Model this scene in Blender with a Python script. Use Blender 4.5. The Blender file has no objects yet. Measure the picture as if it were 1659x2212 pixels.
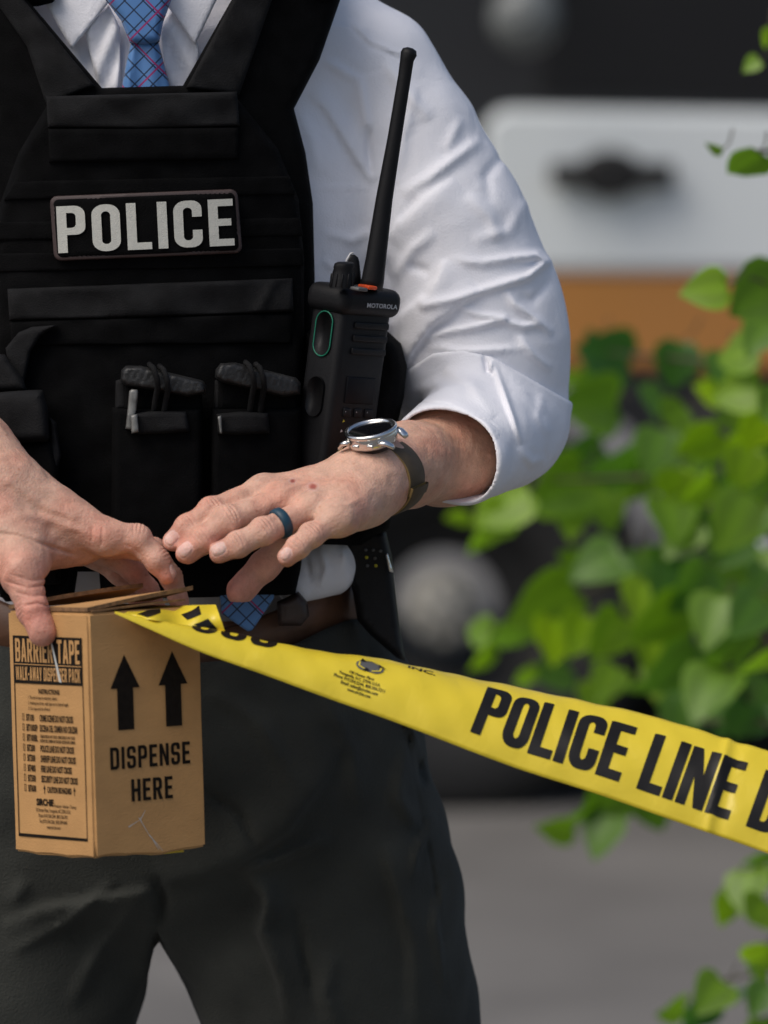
import bpy, bmesh, math, random
import numpy as np
from mathutils import Vector, Matrix
from mathutils.geometry import delaunay_2d_cdt, tessellate_polygon

random.seed(7)
rng = np.random.default_rng(11)
SC = bpy.context.scene
COL = SC.collection
R = math.radians

# ------------------------------------------------------------------ camera
CAMY, CAMZ, PITCH, FPX = -4.5, 1.56, R(5.73), 12812.0   # FPX: focal length in units of a 1659 x 2212 frame
cam_d = bpy.data.cameras.new("camera")
cam = bpy.data.objects.new("camera", cam_d)
COL.objects.link(cam)
cam.location = (0, CAMY, CAMZ)
cam.rotation_euler = (R(90) - PITCH, 0, 0)
cam_d.sensor_fit = 'VERTICAL'
cam_d.sensor_height = 36.0
cam_d.sensor_width = 27.0
cam_d.lens = 36.0 * FPX / 2212.0
cam_d.clip_start = 0.1
cam_d.clip_end = 500
cam_d.dof.use_dof = True
cam_d.dof.focus_distance = 4.40
cam_d.dof.aperture_fstop = 5.0
SC.camera = cam

# ------------------------------------------------------------------ light
world = bpy.data.worlds.new("World")
SC.world = world
world.use_nodes = True
wn, wl = world.node_tree.nodes, world.node_tree.links
sky = wn.new('ShaderNodeTexSky')
sky.sky_type = 'NISHITA'
sky.sun_disc = False
SUN_EL, SUN_AZ = R(52), R(232)          # soft light from the upper left, in front of the man
sky.sun_elevation = SUN_EL
sky.sun_rotation = SUN_AZ
sky.dust_density = 3.0
sky.air_density = 1.0
wn['Background'].inputs['Strength'].default_value = 0.125
wl.new(sky.outputs[0], wn['Background'].inputs['Color'])
sun_d = bpy.data.lights.new("sun", 'SUN')
sun_d.energy = 2.2
sun_d.angle = R(42)
sun_d.color = (1.0, 0.94, 0.87)
sun = bpy.data.objects.new("sun", sun_d)
COL.objects.link(sun)
sd = Vector((math.sin(SUN_AZ) * math.cos(SUN_EL), math.cos(SUN_AZ) * math.cos(SUN_EL), math.sin(SUN_EL)))
sun.rotation_euler = sd.to_track_quat('Z', 'Y').to_euler()
SC.view_settings.view_transform = 'Standard'
SC.view_settings.look = 'None'
SC.view_settings.exposure = -0.15
SC.view_settings.gamma = 1.0
SC.render.engine = 'CYCLES'
SC.cycles.max_bounces = 6

# ------------------------------------------------------------------ pixel <-> world
CP, SP = math.cos(PITCH), math.sin(PITCH)
def P(x, y, Y):
    """world point seen at (x, y) of the 1659 x 2212 frame, on the plane Y."""
    a, b = (x - 829.5) / FPX, -(y - 1106.0) / FPX
    d = Vector((a, b * SP + CP, b * CP - SP))
    t = (Y - CAMY) / d.y
    return Vector((0, CAMY, CAMZ)) + d * t
def PX(p):
    """array of points -> frame coordinates"""
    x, y, z = p[..., 0], p[..., 1] - CAMY, p[..., 2] - CAMZ
    f = y * CP - z * SP
    u = y * SP + z * CP
    return 829.5 + FPX * x / f, 1106.0 - FPX * u / f
def sc_at(Y): return (Y - CAMY) / FPX * 1.005     # metres per frame pixel at depth Y

# ------------------------------------------------------------------ materials
def new_mat(name):
    m = bpy.data.materials.new(name)
    m.use_nodes = True
    return m, m.node_tree.nodes, m.node_tree.links, m.node_tree.nodes['Principled BSDF']
def mat(name, col, rough=0.6, metal=0.0, noise=0.0, nscale=40.0, bump=0.0, bscale=300.0, spec=0.5, sheen=0.0, coat=0.0, stretch=None):
    m, n, l, b = new_mat(name)
    b.inputs['Base Color'].default_value = (*col, 1)
    b.inputs['Roughness'].default_value = rough
    b.inputs['Metallic'].default_value = metal
    b.inputs['Specular IOR Level'].default_value = spec
    b.inputs['Sheen Weight'].default_value = sheen
    b.inputs['Coat Weight'].default_value = coat
    tc = n.new('ShaderNodeTexCoord')
    src = tc.outputs['Object']
    if stretch:
        mp = n.new('ShaderNodeMapping'); mp.inputs['Scale'].default_value = stretch
        l.new(src, mp.inputs[0]); src = mp.outputs[0]
    if noise > 0:
        t = n.new('ShaderNodeTexNoise'); t.inputs['Scale'].default_value = nscale; t.inputs['Detail'].default_value = 5
        l.new(src, t.inputs['Vector'])
        r = n.new('ShaderNodeMapRange')
        r.inputs[1].default_value = 0.3; r.inputs[2].default_value = 0.7
        r.inputs[3].default_value = 1 - noise; r.inputs[4].default_value = 1 + noise
        l.new(t.outputs[0], r.inputs[0])
        mx = n.new('ShaderNodeVectorMath'); mx.operation = 'SCALE'
        mx.inputs[0].default_value = col
        l.new(r.outputs[0], mx.inputs['Scale'])
        l.new(mx.outputs[0], b.inputs['Base Color'])
    if bump > 0:
        t2 = n.new('ShaderNodeTexNoise'); t2.inputs['Scale'].default_value = bscale; t2.inputs['Detail'].default_value = 4
        l.new(src, t2.inputs['Vector'])
        bp = n.new('ShaderNodeBump'); bp.inputs['Strength'].default_value = bump; bp.inputs['Distance'].default_value = 0.001
        l.new(t2.outputs[0], bp.inputs['Height']); l.new(bp.outputs[0], b.inputs['Normal'])
    return m

def skin_mat():
    m, n, l, b = new_mat('skin')
    at = n.new('ShaderNodeVertexColor'); at.layer_name = 'Col'
    tc = n.new('ShaderNodeTexCoord')
    t = n.new('ShaderNodeTexNoise'); t.inputs['Scale'].default_value = 90; t.inputs['Detail'].default_value = 6; t.inputs['Roughness'].default_value = 0.7
    l.new(tc.outputs['Object'], t.inputs['Vector'])
    r = n.new('ShaderNodeMapRange'); r.inputs[1].default_value = 0.3; r.inputs[2].default_value = 0.7
    r.inputs[3].default_value = 0.80; r.inputs[4].default_value = 1.16
    l.new(t.outputs[0], r.inputs[0])
    mx = n.new('ShaderNodeVectorMath'); mx.operation = 'SCALE'
    l.new(at.outputs['Color'], mx.inputs[0]); l.new(r.outputs[0], mx.inputs['Scale'])
    # blotchy redness
    t3 = n.new('ShaderNodeTexNoise'); t3.inputs['Scale'].default_value = 28; t3.inputs['Detail'].default_value = 3
    l.new(tc.outputs['Object'], t3.inputs['Vector'])
    r3 = n.new('ShaderNodeMapRange'); r3.inputs[1].default_value = 0.45; r3.inputs[2].default_value = 0.75
    r3.inputs[3].default_value = 0.0; r3.inputs[4].default_value = 0.75
    l.new(t3.outputs[0], r3.inputs[0])
    red = n.new('ShaderNodeMix'); red.data_type = 'RGBA'; red.blend_type = 'MULTIPLY'
    l.new(r3.outputs[0], red.inputs[0]); l.new(mx.outputs[0], red.inputs[6]); red.inputs[7].default_value = (1.0, 0.72, 0.68, 1)
    # freckles
    vo = n.new('ShaderNodeTexVoronoi'); vo.inputs['Scale'].default_value = 110
    l.new(tc.outputs['Object'], vo.inputs['Vector'])
    rv = n.new('ShaderNodeMapRange'); rv.inputs[1].default_value = 0.05; rv.inputs[2].default_value = 0.16
    rv.inputs[3].default_value = 0.5; rv.inputs[4].default_value = 0.0
    l.new(vo.outputs['Distance'], rv.inputs[0])
    fr = n.new('ShaderNodeMix'); fr.data_type = 'RGBA'; fr.blend_type = 'MULTIPLY'
    l.new(rv.outputs[0], fr.inputs[0]); l.new(red.outputs[2], fr.inputs[6]); fr.inputs[7].default_value = (0.75, 0.55, 0.45, 1)
    l.new(fr.outputs[2], b.inputs['Base Color'])
    b.inputs['Roughness'].default_value = 0.56
    b.inputs['Specular IOR Level'].default_value = 0.30
    b.inputs['Subsurface Weight'].default_value = 0.22
    b.inputs['Subsurface Radius'].default_value = (1.0, 0.35, 0.2)
    b.inputs['Subsurface Scale'].default_value = 0.006
    t2 = n.new('ShaderNodeTexVoronoi'); t2.inputs['Scale'].default_value = 620
    t2b = n.new('ShaderNodeTexNoise'); t2b.inputs['Scale'].default_value = 240; t2b.inputs['Detail'].default_value = 5
    l.new(tc.outputs['Object'], t2.inputs['Vector']); l.new(tc.outputs['Object'], t2b.inputs['Vector'])
    ad = n.new('ShaderNodeMath'); ad.operation = 'MULTIPLY_ADD'; ad.inputs[1].default_value = 0.4
    l.new(t2.outputs['Distance'], ad.inputs[0]); l.new(t2b.outputs[0], ad.inputs[2])
    bp = n.new('ShaderNodeBump'); bp.inputs['Strength'].default_value = 0.6; bp.inputs['Distance'].default_value = 0.0011
    l.new(ad.outputs[0], bp.inputs['Height']); l.new(bp.outputs[0], b.inputs['Normal'])
    return m

def tie_mat():
    m, n, l, b = new_mat('tie_silk')
    tc = n.new('ShaderNodeTexCoord')
    mp = n.new('ShaderNodeMapping'); mp.inputs['Rotation'].default_value = (0, R(45), 0)
    mp.inputs['Scale'].default_value = (1, 1, 1)
    l.new(tc.outputs['Object'], mp.inputs[0])
    sp = n.new('ShaderNodeSeparateXYZ'); l.new(mp.outputs[0], sp.inputs[0])
    def line(out, period, width, off=0.0):
        a = n.new('ShaderNodeMath'); a.operation = 'MULTIPLY_ADD'; a.inputs[1].default_value = 1 / period; a.inputs[2].default_value = 50 + off
        l.new(out, a.inputs[0])
        f = n.new('ShaderNodeMath'); f.operation = 'FRACT'; l.new(a.outputs[0], f.inputs[0])
        c = n.new('ShaderNodeMath'); c.operation = 'LESS_THAN'; c.inputs[1].default_value = width; l.new(f.outputs[0], c.inputs[0])
        return c.outputs[0]
    def mxm(a, b_):
        q = n.new('ShaderNodeMath'); q.operation = 'MAXIMUM'; l.new(a, q.inputs[0]); l.new(b_, q.inputs[1]); return q.outputs[0]
    dark = mxm(line(sp.outputs[0], 0.0098, 0.11), line(sp.outputs[2], 0.0098, 0.11))
    mag = mxm(line(sp.outputs[0], 0.0294, 0.045, 0.27), line(sp.outputs[2], 0.0294, 0.045, 0.13))
    m1 = n.new('ShaderNodeMix'); m1.data_type = 'RGBA'
    m1.inputs[6].default_value = (0.085, 0.215, 0.47, 1); m1.inputs[7].default_value = (0.01, 0.03, 0.08, 1)
    l.new(dark, m1.inputs[0])
    m2 = n.new('ShaderNodeMix'); m2.data_type = 'RGBA'
    l.new(m1.outputs[2], m2.inputs[6]); m2.inputs[7].default_value = (0.3, 0.02, 0.13, 1); l.new(mag, m2.inputs[0])
    l.new(m2.outputs[2], b.inputs['Base Color'])
    b.inputs['Roughness'].default_value = 0.45
    b.inputs['Sheen Weight'].default_value = 0.15
    return m

def leaf_mat():
    m, n, l, b = new_mat('leaf')
    at = n.new('ShaderNodeVertexColor'); at.layer_name = 'Col'
    l.new(at.outputs['Color'], b.inputs['Base Color'])
    b.inputs['Roughness'].default_value = 0.42
    tr = n.new('ShaderNodeBsdfTranslucent')
    br = n.new('ShaderNodeMix'); br.data_type = 'RGBA'; br.blend_type = 'MULTIPLY'; br.inputs[0].default_value = 1
    l.new(at.outputs['Color'], br.inputs[6]); br.inputs[7].default_value = (1.5, 1.7, 0.4, 1)
    l.new(br.outputs[2], tr.inputs['Color'])
    ms = n.new('ShaderNodeMixShader'); ms.inputs[0].default_value = 0.42
    l.new(b.outputs[0], ms.inputs[1]); l.new(tr.outputs[0], ms.inputs[2])
    l.new(ms.outputs[0], n['Material Output'].inputs['Surface'])
    return m

def tape_mat():
    m, n, l, b = new_mat('tape_yellow')
    b.inputs['Base Color'].default_value = (0.88, 0.70, 0.050, 1)
    b.inputs['Roughness'].default_value = 0.28
    tr = n.new('ShaderNodeBsdfTranslucent'); tr.inputs['Color'].default_value = (0.92, 0.72, 0.05, 1)
    ms = n.new('ShaderNodeMixShader'); ms.inputs[0].default_value = 0.25
    l.new(b.outputs[0], ms.inputs[1]); l.new(tr.outputs[0], ms.inputs[2])
    l.new(ms.outputs[0], n['Material Output'].inputs['Surface'])
    tc = n.new('ShaderNodeTexCoord')
    t = n.new('ShaderNodeTexNoise'); t.inputs['Scale'].default_value = 48; t.inputs['Detail'].default_value = 6; t.inputs['Distortion'].default_value = 0.6
    l.new(tc.outputs['Object'], t.inputs['Vector'])
    bp = n.new('ShaderNodeBump'); bp.inputs['Strength'].default_value = 0.45; bp.inputs['Distance'].default_value = 0.002
    l.new(t.outputs[0], bp.inputs['Height']); l.new(bp.outputs[0], b.inputs['Normal'])
    return m

def shirt_mat():
    m, n, l, b = new_mat('shirt_cotton')
    b.inputs['Base Color'].default_value = (0.82, 0.82, 0.86, 1)
    b.inputs['Roughness'].default_value = 0.95
    b.inputs['Specular IOR Level'].default_value = 0.08
    tc = n.new('ShaderNodeTexCoord')
    # soft crumples and fine weave
    t = n.new('ShaderNodeTexNoise'); t.inputs['Scale'].default_value = 26; t.inputs['Detail'].default_value = 2; t.inputs['Distortion'].default_value = 0.8
    l.new(tc.outputs['Object'], t.inputs['Vector'])
    bp = n.new('ShaderNodeBump'); bp.inputs['Strength'].default_value = 0.5; bp.inputs['Distance'].default_value = 0.004
    l.new(t.outputs[0], bp.inputs['Height'])
    t2 = n.new('ShaderNodeTexNoise'); t2.inputs['Scale'].default_value = 700; t2.inputs['Detail'].default_value = 2
    l.new(tc.outputs['Object'], t2.inputs['Vector'])
    bp2 = n.new('ShaderNodeBump'); bp2.inputs['Strength'].default_value = 0.4; bp2.inputs['Distance'].default_value = 0.0008
    l.new(t2.outputs[0], bp2.inputs['Height']); l.new(bp.outputs[0], bp2.inputs['Normal'])
    l.new(bp2.outputs[0], b.inputs['Normal'])
    return m

M = dict(
    skin=skin_mat(), tie=tie_mat(), leaf=leaf_mat(), tape=tape_mat(), shirt=shirt_mat(),
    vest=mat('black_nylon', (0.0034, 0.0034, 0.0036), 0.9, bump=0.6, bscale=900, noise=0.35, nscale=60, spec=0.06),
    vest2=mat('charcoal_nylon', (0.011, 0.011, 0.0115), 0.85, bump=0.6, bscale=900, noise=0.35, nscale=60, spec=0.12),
    plastic=mat('black_plastic', (0.0045, 0.0045, 0.0055), 0.55, spec=0.25, bump=0.2, bscale=500, noise=0.2, nscale=80),
    magplastic=mat('magazine_plastic', (0.014, 0.014, 0.014), 0.5, spec=0.4, bump=0.6, bscale=350, noise=0.4, nscale=120),
    steelgrey=mat('grey_metal', (0.16, 0.16, 0.15), 0.4, metal=0.3, noise=0.3, nscale=150),
    trousers=mat('trouser_cloth', (0.036, 0.0375, 0.0325), 0.9, noise=0.25, nscale=14, bump=0.9, bscale=600, sheen=0.05, spec=0.2),
    belt=mat('brown_leather', (0.13, 0.060, 0.032), 0.5, noise=0.3, nscale=50, bump=0.4, bscale=200),
    beltdark=mat('dark_leather', (0.035, 0.022, 0.018), 0.45, noise=0.3, nscale=50, bump=0.4, bscale=200),
    card=mat('cardboard', (0.48, 0.265, 0.105), 0.85, noise=0.09, nscale=30, bump=0.35, bscale=420, stretch=(1, 1, 1.8), spec=0.2),
    cardedge=mat('cardboard_edge', (0.20, 0.105, 0.045), 0.9, noise=0.45, nscale=260, bump=0.5, bscale=300),
    ink=mat('black_ink', (0.012, 0.0085, 0.006), 0.8, spec=0.12, noise=0.3, nscale=200),
    tapeink=mat('tape_ink', (0.009, 0.0075, 0.006), 0.38, spec=0.3, noise=0.2, nscale=60),
    patchwhite=mat('patch_letters', (0.50, 0.50, 0.45), 0.7, bump=0.5, bscale=1200, noise=0.06, nscale=300),
    patchborder=mat('patch_border', (0.045, 0.028, 0.026), 0.6),
    green=mat('green_line', (0.0, 0.13, 0.075), 0.5),
    orange_btn=mat('orange_button', (0.75, 0.08, 0.01), 0.4),
    greybtn=mat('grey_button', (0.09, 0.09, 0.09), 0.5),
    white=mat('white_print', (0.5, 0.5, 0.5), 0.6),
    yellowdot=mat('yellow_print', (0.5, 0.45, 0.02), 0.5),
    screen=mat('dark_screen', (0.004, 0.004, 0.006), 0.5, spec=0.15),
    steel=mat('polished_steel', (0.72, 0.71, 0.69), 0.2, metal=1.0),
    steeldark=mat('black_glass', (0.004, 0.004, 0.005), 0.08, coat=0.5),
    strap=mat('olive_leather', (0.075, 0.050, 0.024), 0.65, noise=0.15, nscale=80, bump=0.3, bscale=400),
    strapedge=mat('tan_leather_edge', (0.26, 0.17, 0.06), 0.6),
    ring=mat('teal_silicone', (0.008, 0.045, 0.075), 0.5, noise=0.1, nscale=200),
    vanwhite=mat('white_paint', (0.70, 0.735, 0.735), 0.35, coat=0.6),
    vanorange=mat('orange_paint', (0.43, 0.185, 0.042), 0.4, coat=0.3),
    vandark=mat('dark_paint', (0.016, 0.016, 0.018), 0.4, noise=0.3, nscale=2),
    glass=mat('tinted_glass', (0.012, 0.012, 0.014), 0.25, coat=0.0, spec=0.3),
    rubber=mat('tyre_rubber', (0.009, 0.009, 0.009), 0.8),
    hub=mat('hub_steel', (0.26, 0.25, 0.22), 0.6, metal=0.1, noise=0.2, nscale=9),
    mirror=mat('mirror_shell', (0.15, 0.16, 0.155), 0.35, noise=0.3, nscale=9),
    bark=mat('twig_bark', (0.06, 0.05, 0.025), 0.8),
    hair=mat('brown_hair', (0.05, 0.03, 0.02), 0.6, bump=0.6, bscale=400),
    shoe=mat('black_shoe', (0.012, 0.012, 0.012), 0.35),
    asphalt=mat('asphalt', (0.145, 0.138, 0.128), 0.9, noise=0.22, nscale=2.2, bump=0.4, bscale=60),
    clear=mat('tape_glint_and_scratch', (0.55, 0.55, 0.52), 0.25),
)

# ------------------------------------------------------------------ object helpers
def mk(name, verts, faces, mats, parent=None, smooth=True, fmat=None, vcol=None, **props):
    me = bpy.data.meshes.new(name)
    if isinstance(verts, np.ndarray): verts = verts.tolist()
    if isinstance(faces, np.ndarray): faces = faces.tolist()
    me.from_pydata(verts, [], faces)
    if not isinstance(mats, (list, tuple)): mats = [mats]
    for m_ in mats: me.materials.append(M[m_] if isinstance(m_, str) else m_)
    if fmat is not None: me.polygons.foreach_set('material_index', np.asarray(fmat, dtype=np.int32))
    if smooth: me.polygons.foreach_set('use_smooth', np.ones(len(me.polygons), dtype=bool))
    if vcol is not None:
        ca = me.color_attributes.new('Col', 'FLOAT_COLOR', 'POINT')
        c4 = np.ones((len(me.vertices), 4), dtype=np.float32); c4[:, :3] = vcol
        ca.data.foreach_set('color', c4.ravel())
    me.update()
    o = bpy.data.objects.new(name, me)
    COL.objects.link(o)
    if parent is not None: par(o, parent)
    for k, v in props.items(): o[k] = v
    return o
WLOC = {}
def par(o, parent):
    o.parent = parent
    o.matrix_parent_inverse = Matrix.Translation(-WLOC.get(parent.name, Vector((0, 0, 0))))
def thing(name, loc, label, category, group=None):
    o = bpy.data.objects.new(name, None); COL.objects.link(o)
    o.location = loc; o.empty_display_size = 0.05
    WLOC[o.name] = Vector(loc)
    o['label'] = label; o['category'] = category
    if group: o['group'] = group
    return o

class MB:
    """collects shapes, each with a material slot, and links them as ONE mesh"""
    def __init__(s): s.v, s.f, s.m, s.mats = [], [], [], []
    def slot(s, m_):
        if m_ not in s.mats: s.mats.append(m_)
        return s.mats.index(m_)
    def add(s, verts, faces, m_):
        k = len(s.v); i = s.slot(m_)
        s.v += [tuple(v) for v in verts]
        s.f += [tuple(k + a for a in f) for f in faces]
        s.m += [i] * len(faces)
    def bm(s, bm_, m_, mtx=None):
        if mtx is not None: bmesh.ops.transform(bm_, matrix=mtx, verts=bm_.verts)
        bm_.verts.index_update()
        s.add([v.co.copy() for v in bm_.verts], [[v.index for v in f.verts] for f in bm_.faces], m_)
        bm_.free()
    def box(s, size, m_, mtx, bevel=0.002, seg=3, taper=1.0):
        b = bmesh.new(); bmesh.ops.create_cube(b, size=1)
        for v in b.verts:
            k = taper if v.co.z < 0 else 1.0
            v.co = Vector((v.co.x * size[0] * k, v.co.y * size[1] * k, v.co.z * size[2]))
        if bevel > 0:
            bmesh.ops.bevel(b, geom=list(b.edges), offset=min(bevel, min(size) * 0.48), segments=seg, affect='EDGES', profile=0.5)
        s.bm(b, m_, mtx)
    def tube(s, pts, rad, m_, n=12, cap=True, flat=1.0, up=Vector((0, -1, 0))):
        pts = [Vector(p) for p in pts]
        if not isinstance(rad, (list, tuple)): rad = [rad] * len(pts)
        vs, fs = [], []
        for i, p in enumerate(pts):
            t = (pts[min(i + 1, len(pts) - 1)] - pts[max(i - 1, 0)]).normalized()
            a = t.cross(up)
            a = a.normalized() if a.length > 1e-5 else Vector((1, 0, 0))
            b = a.cross(t)
            for k in range(n):
                q = 2 * math.pi * k / n
                vs.append(p + a * math.cos(q) * rad[i] + b * math.sin(q) * rad[i] * flat)
        for i in range(len(pts) - 1):
            for k in range(n):
                fs.append((i * n + k, i * n + (k + 1) % n, (i + 1) * n + (k + 1) % n, (i + 1) * n + k))
        if cap:
            fs.append(tuple(range(n))[::-1]); fs.append(tuple((len(pts) - 1) * n + k for k in range(n)))
        s.add(vs, fs, m_)
    def lathe(s, prof, m_, mtx, n=40, sx=1.0):
        vs, fs = [], []
        for r_, z_ in prof:
            for k in range(n):
                q = 2 * math.pi * k / n
                vs.append(mtx @ Vector((r_ * math.cos(q) * sx, r_ * math.sin(q), z_)))
        for i in range(len(prof) - 1):
            for k in range(n):
                fs.append((i * n + k, i * n + (k + 1) % n, (i + 1) * n + (k + 1) % n, (i + 1) * n + k))
        s.add(vs, fs, m_)
    def build(s, name, parent=None, smooth=True, auto=None, **props):
        o = mk(name, s.v, s.f, s.mats, parent, smooth, s.m, **props)
        if auto:
            o.data.set_sharp_from_angle(angle=R(auto))
        return o

def frame(o, x, y, z):
    m_ = Matrix.Identity(4)
    for i, a in enumerate((x, y, z)):
        a = Vector(a).normalized()
        for j in range(3): m_[j][i] = a[j]
    for j in range(3): m_[j][3] = o[j]
    return m_

# ------------------------------------------------------------------ SDF toolkit
def V(*a): return np.array(a, dtype=np.float32)
def cone(p, a, b, ra, rb, sq=None):
    """tapered capsule; sq = (axis, factor) squashes distances along an axis"""
    a = np.asarray(a, np.float32); b = np.asarray(b, np.float32)
    ba = b - a; pa = p - a
    L = float(ba @ ba)
    if L < 1e-12: t = np.zeros(p.shape[0], np.float32)
    else: t = np.clip(pa @ ba / L, 0, 1)
    q = pa - t[:, None] * ba
    if sq is not None:
        ax = np.asarray(sq[0], np.float32); k = sq[1]
        q = q + (q @ ax)[:, None] * ax * (k - 1)
    return np.sqrt((q * q).sum(1)) - (ra + t * (rb - ra))
def smin(a, b, k):
    h = np.maximum(k - np.abs(a - b), 0) / k
    return np.minimum(a, b) - h * h * k * 0.25
def smax(a, b, k): return -smin(-a, -b, k)
def chain(p, pts, k=0.004, sq=None):
    d = None
    for (a, ra), (b, rb) in zip(pts[:-1], pts[1:]):
        c = cone(p, a, b, ra, rb, sq)
        d = c if d is None else smin(d, c, k)
    return d
def PR(x, y, Y, r):
    """(world point, radius in metres) from frame coordinates"""
    return (np.array(P(x, y, Y), np.float32), r * sc_at(Y))

def surface(f, lo, hi, h, cf=4):
    lo = np.asarray(lo, np.float64); hi = np.asarray(hi, np.float64)
    nc = np.ceil((hi - lo) / (h * cf)).astype(int) + 1
    H = h * cf
    gx, gy, gz = [np.arange(n) * H + l + H / 2 for n, l in zip(nc, lo)]
    G = np.stack(np.meshgrid(gx, gy, gz, indexing='ij'), -1).reshape(-1, 3).astype(np.float32)
    dc = np.concatenate([f(G[i:i + 400000]) for i in range(0, len(G), 400000)]).reshape(nc)
    near = np.abs(dc) < H * 1.7
    n = nc * cf
    D = np.repeat(np.repeat(np.repeat(np.where(dc > 0, 1.0, -1.0).astype(np.float32), cf, 0), cf, 1), cf, 2)
    mask = np.repeat(np.repeat(np.repeat(near, cf, 0), cf, 1), cf, 2)
    idx = np.argwhere(mask)
    pts = (idx * h + lo + h / 2).astype(np.float32)
    vals = np.concatenate([f(pts[i:i + 400000]) for i in range(0, len(pts), 400000)])
    D[mask] = vals
    S = D < 0
    c = np.zeros(np.array(D.shape) - 1, np.int8)
    for dx in (0, 1):
        for dy in (0, 1):
            for dz in (0, 1):
                c += S[dx:D.shape[0] - 1 + dx, dy:D.shape[1] - 1 + dy, dz:D.shape[2] - 1 + dz]
    act = (c > 0) & (c < 8)
    cells = np.argwhere(act)
    vid = -np.ones(act.shape, np.int64); vid[act] = np.arange(len(cells))
    acc = np.zeros((len(cells), 3)); cnt = np.zeros(len(cells))
    corners = [(0, 0, 0), (1, 0, 0), (0, 1, 0), (1, 1, 0), (0, 0, 1), (1, 0, 1), (0, 1, 1), (1, 1, 1)]
    edges = [(0, 1), (2, 3), (4, 5), (6, 7), (0, 2), (1, 3), (4, 6), (5, 7), (0, 4), (1, 5), (2, 6), (3, 7)]
    cv = [D[cells[:, 0] + a, cells[:, 1] + b, cells[:, 2] + e] for a, b, e in corners]
    for a, b in edges:
        da, db = cv[a], cv[b]
        m_ = (da < 0) != (db < 0)
        t = np.where(m_, da / np.where(m_, da - db, 1), 0)
        pa, pb = np.array(corners[a]), np.array(corners[b])
        acc += m_[:, None] * (pa + t[:, None] * (pb - pa)); cnt += m_
    v = (cells + acc / cnt[:, None]) * h + lo + h / 2
    F = []
    for ax in range(3):
        s0 = [slice(None)] * 3; s1 = [slice(None)] * 3
        s0[ax] = slice(0, -1); s1[ax] = slice(1, None)
        ch = S[tuple(s0)] != S[tuple(s1)]
        e = np.argwhere(ch)
        b1, b2 = [(1, 2), (2, 0), (0, 1)][ax]
        ok = (e[:, b1] > 0) & (e[:, b2] > 0) & (e[:, b1] < act.shape[b1]) & (e[:, b2] < act.shape[b2])
        e = e[ok]
        def off(o1, o2):
            q = e.copy(); q[:, b1] -= o1; q[:, b2] -= o2
            return vid[q[:, 0], q[:, 1], q[:, 2]]
        q = np.stack([off(1, 1), off(0, 1), off(0, 0), off(1, 0)], 1)
        inside = S[e[:, 0], e[:, 1], e[:, 2]]
        q[~inside] = q[~inside][:, ::-1]
        F.append(q[(q >= 0).all(1)])
    F = np.concatenate(F)
    # settle the vertices on the zero level
    eps = h * 0.5
    vv = v.astype(np.float32)
    for _ in range(2):
        d0 = f(vv)
        g = np.stack([f(vv + V(eps, 0, 0)) - d0, f(vv + V(0, eps, 0)) - d0, f(vv + V(0, 0, eps)) - d0], 1) / eps
        g2 = np.maximum((g * g).sum(1), 0.2)
        st = np.clip(d0 / g2, -h * 0.5, h * 0.5)
        vv = vv - st[:, None] * g
    return vv, F

def segdist(px, py, pts):
    """distance of points to a polyline, in frame units, and position along it 0..1"""
    best = np.full(px.shape, 1e9, np.float32); tt = np.zeros_like(best); sg = np.zeros_like(best)
    n = len(pts) - 1
    for i in range(n):
        ax, ay = pts[i]; bx, by = pts[i + 1]
        dx, dy = bx - ax, by - ay
        t = np.clip(((px - ax) * dx + (py - ay) * dy) / (dx * dx + dy * dy + 1e-9), 0, 1)
        ex, ey = px - ax - t * dx, py - ay - t * dy
        d = np.sqrt(ex * ex + ey * ey)
        m_ = d < best
        best = np.where(m_, d, best); tt = np.where(m_, (i + t) / n, tt)
        sg = np.where(m_, np.sign(dx * ey - dy * ex), sg)
    return best, tt, sg
def folds(p, lst):
    """height of ridges (positive) and creases (negative) laid along lines; each entry (points, height mm, width px[, one-sided])"""
    x, y = PX(p)
    h = np.zeros(p.shape[0], np.float32)
    for e in lst:
        pts, a, w = e[0], e[1], e[2]
        w = w * .85
        d, t, s = segdist(x, y, pts)
        fade = np.maximum(np.sin(np.pi * t), 0) ** 0.65
        if len(e) > 3:      # steep on one side, long on the other
            ww = np.where(s * e[3] > 0, w * 3.2, w * 0.75)
            g = np.exp(-(d / ww) ** 2)
        else:
            g = np.exp(-(d / w) ** 2)
        h += a * 0.001 * g * fade
    return h
def wob(p, f, seed=0.0):
    x, y, z = p[:, 0] * f, p[:, 1] * f, p[:, 2] * f
    return (np.sin(x * 1.3 + 2.1 * np.sin(z * .9 + seed) + seed) * np.cos(z * 1.1 + 1.7 * np.sin(y * 1.2 - seed)) +
            0.5 * np.sin(2.3 * z - 1.9 * x + 2 * np.sin(y * 2.1 + seed * 2) + 1.3 * seed)) / 1.5

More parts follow.
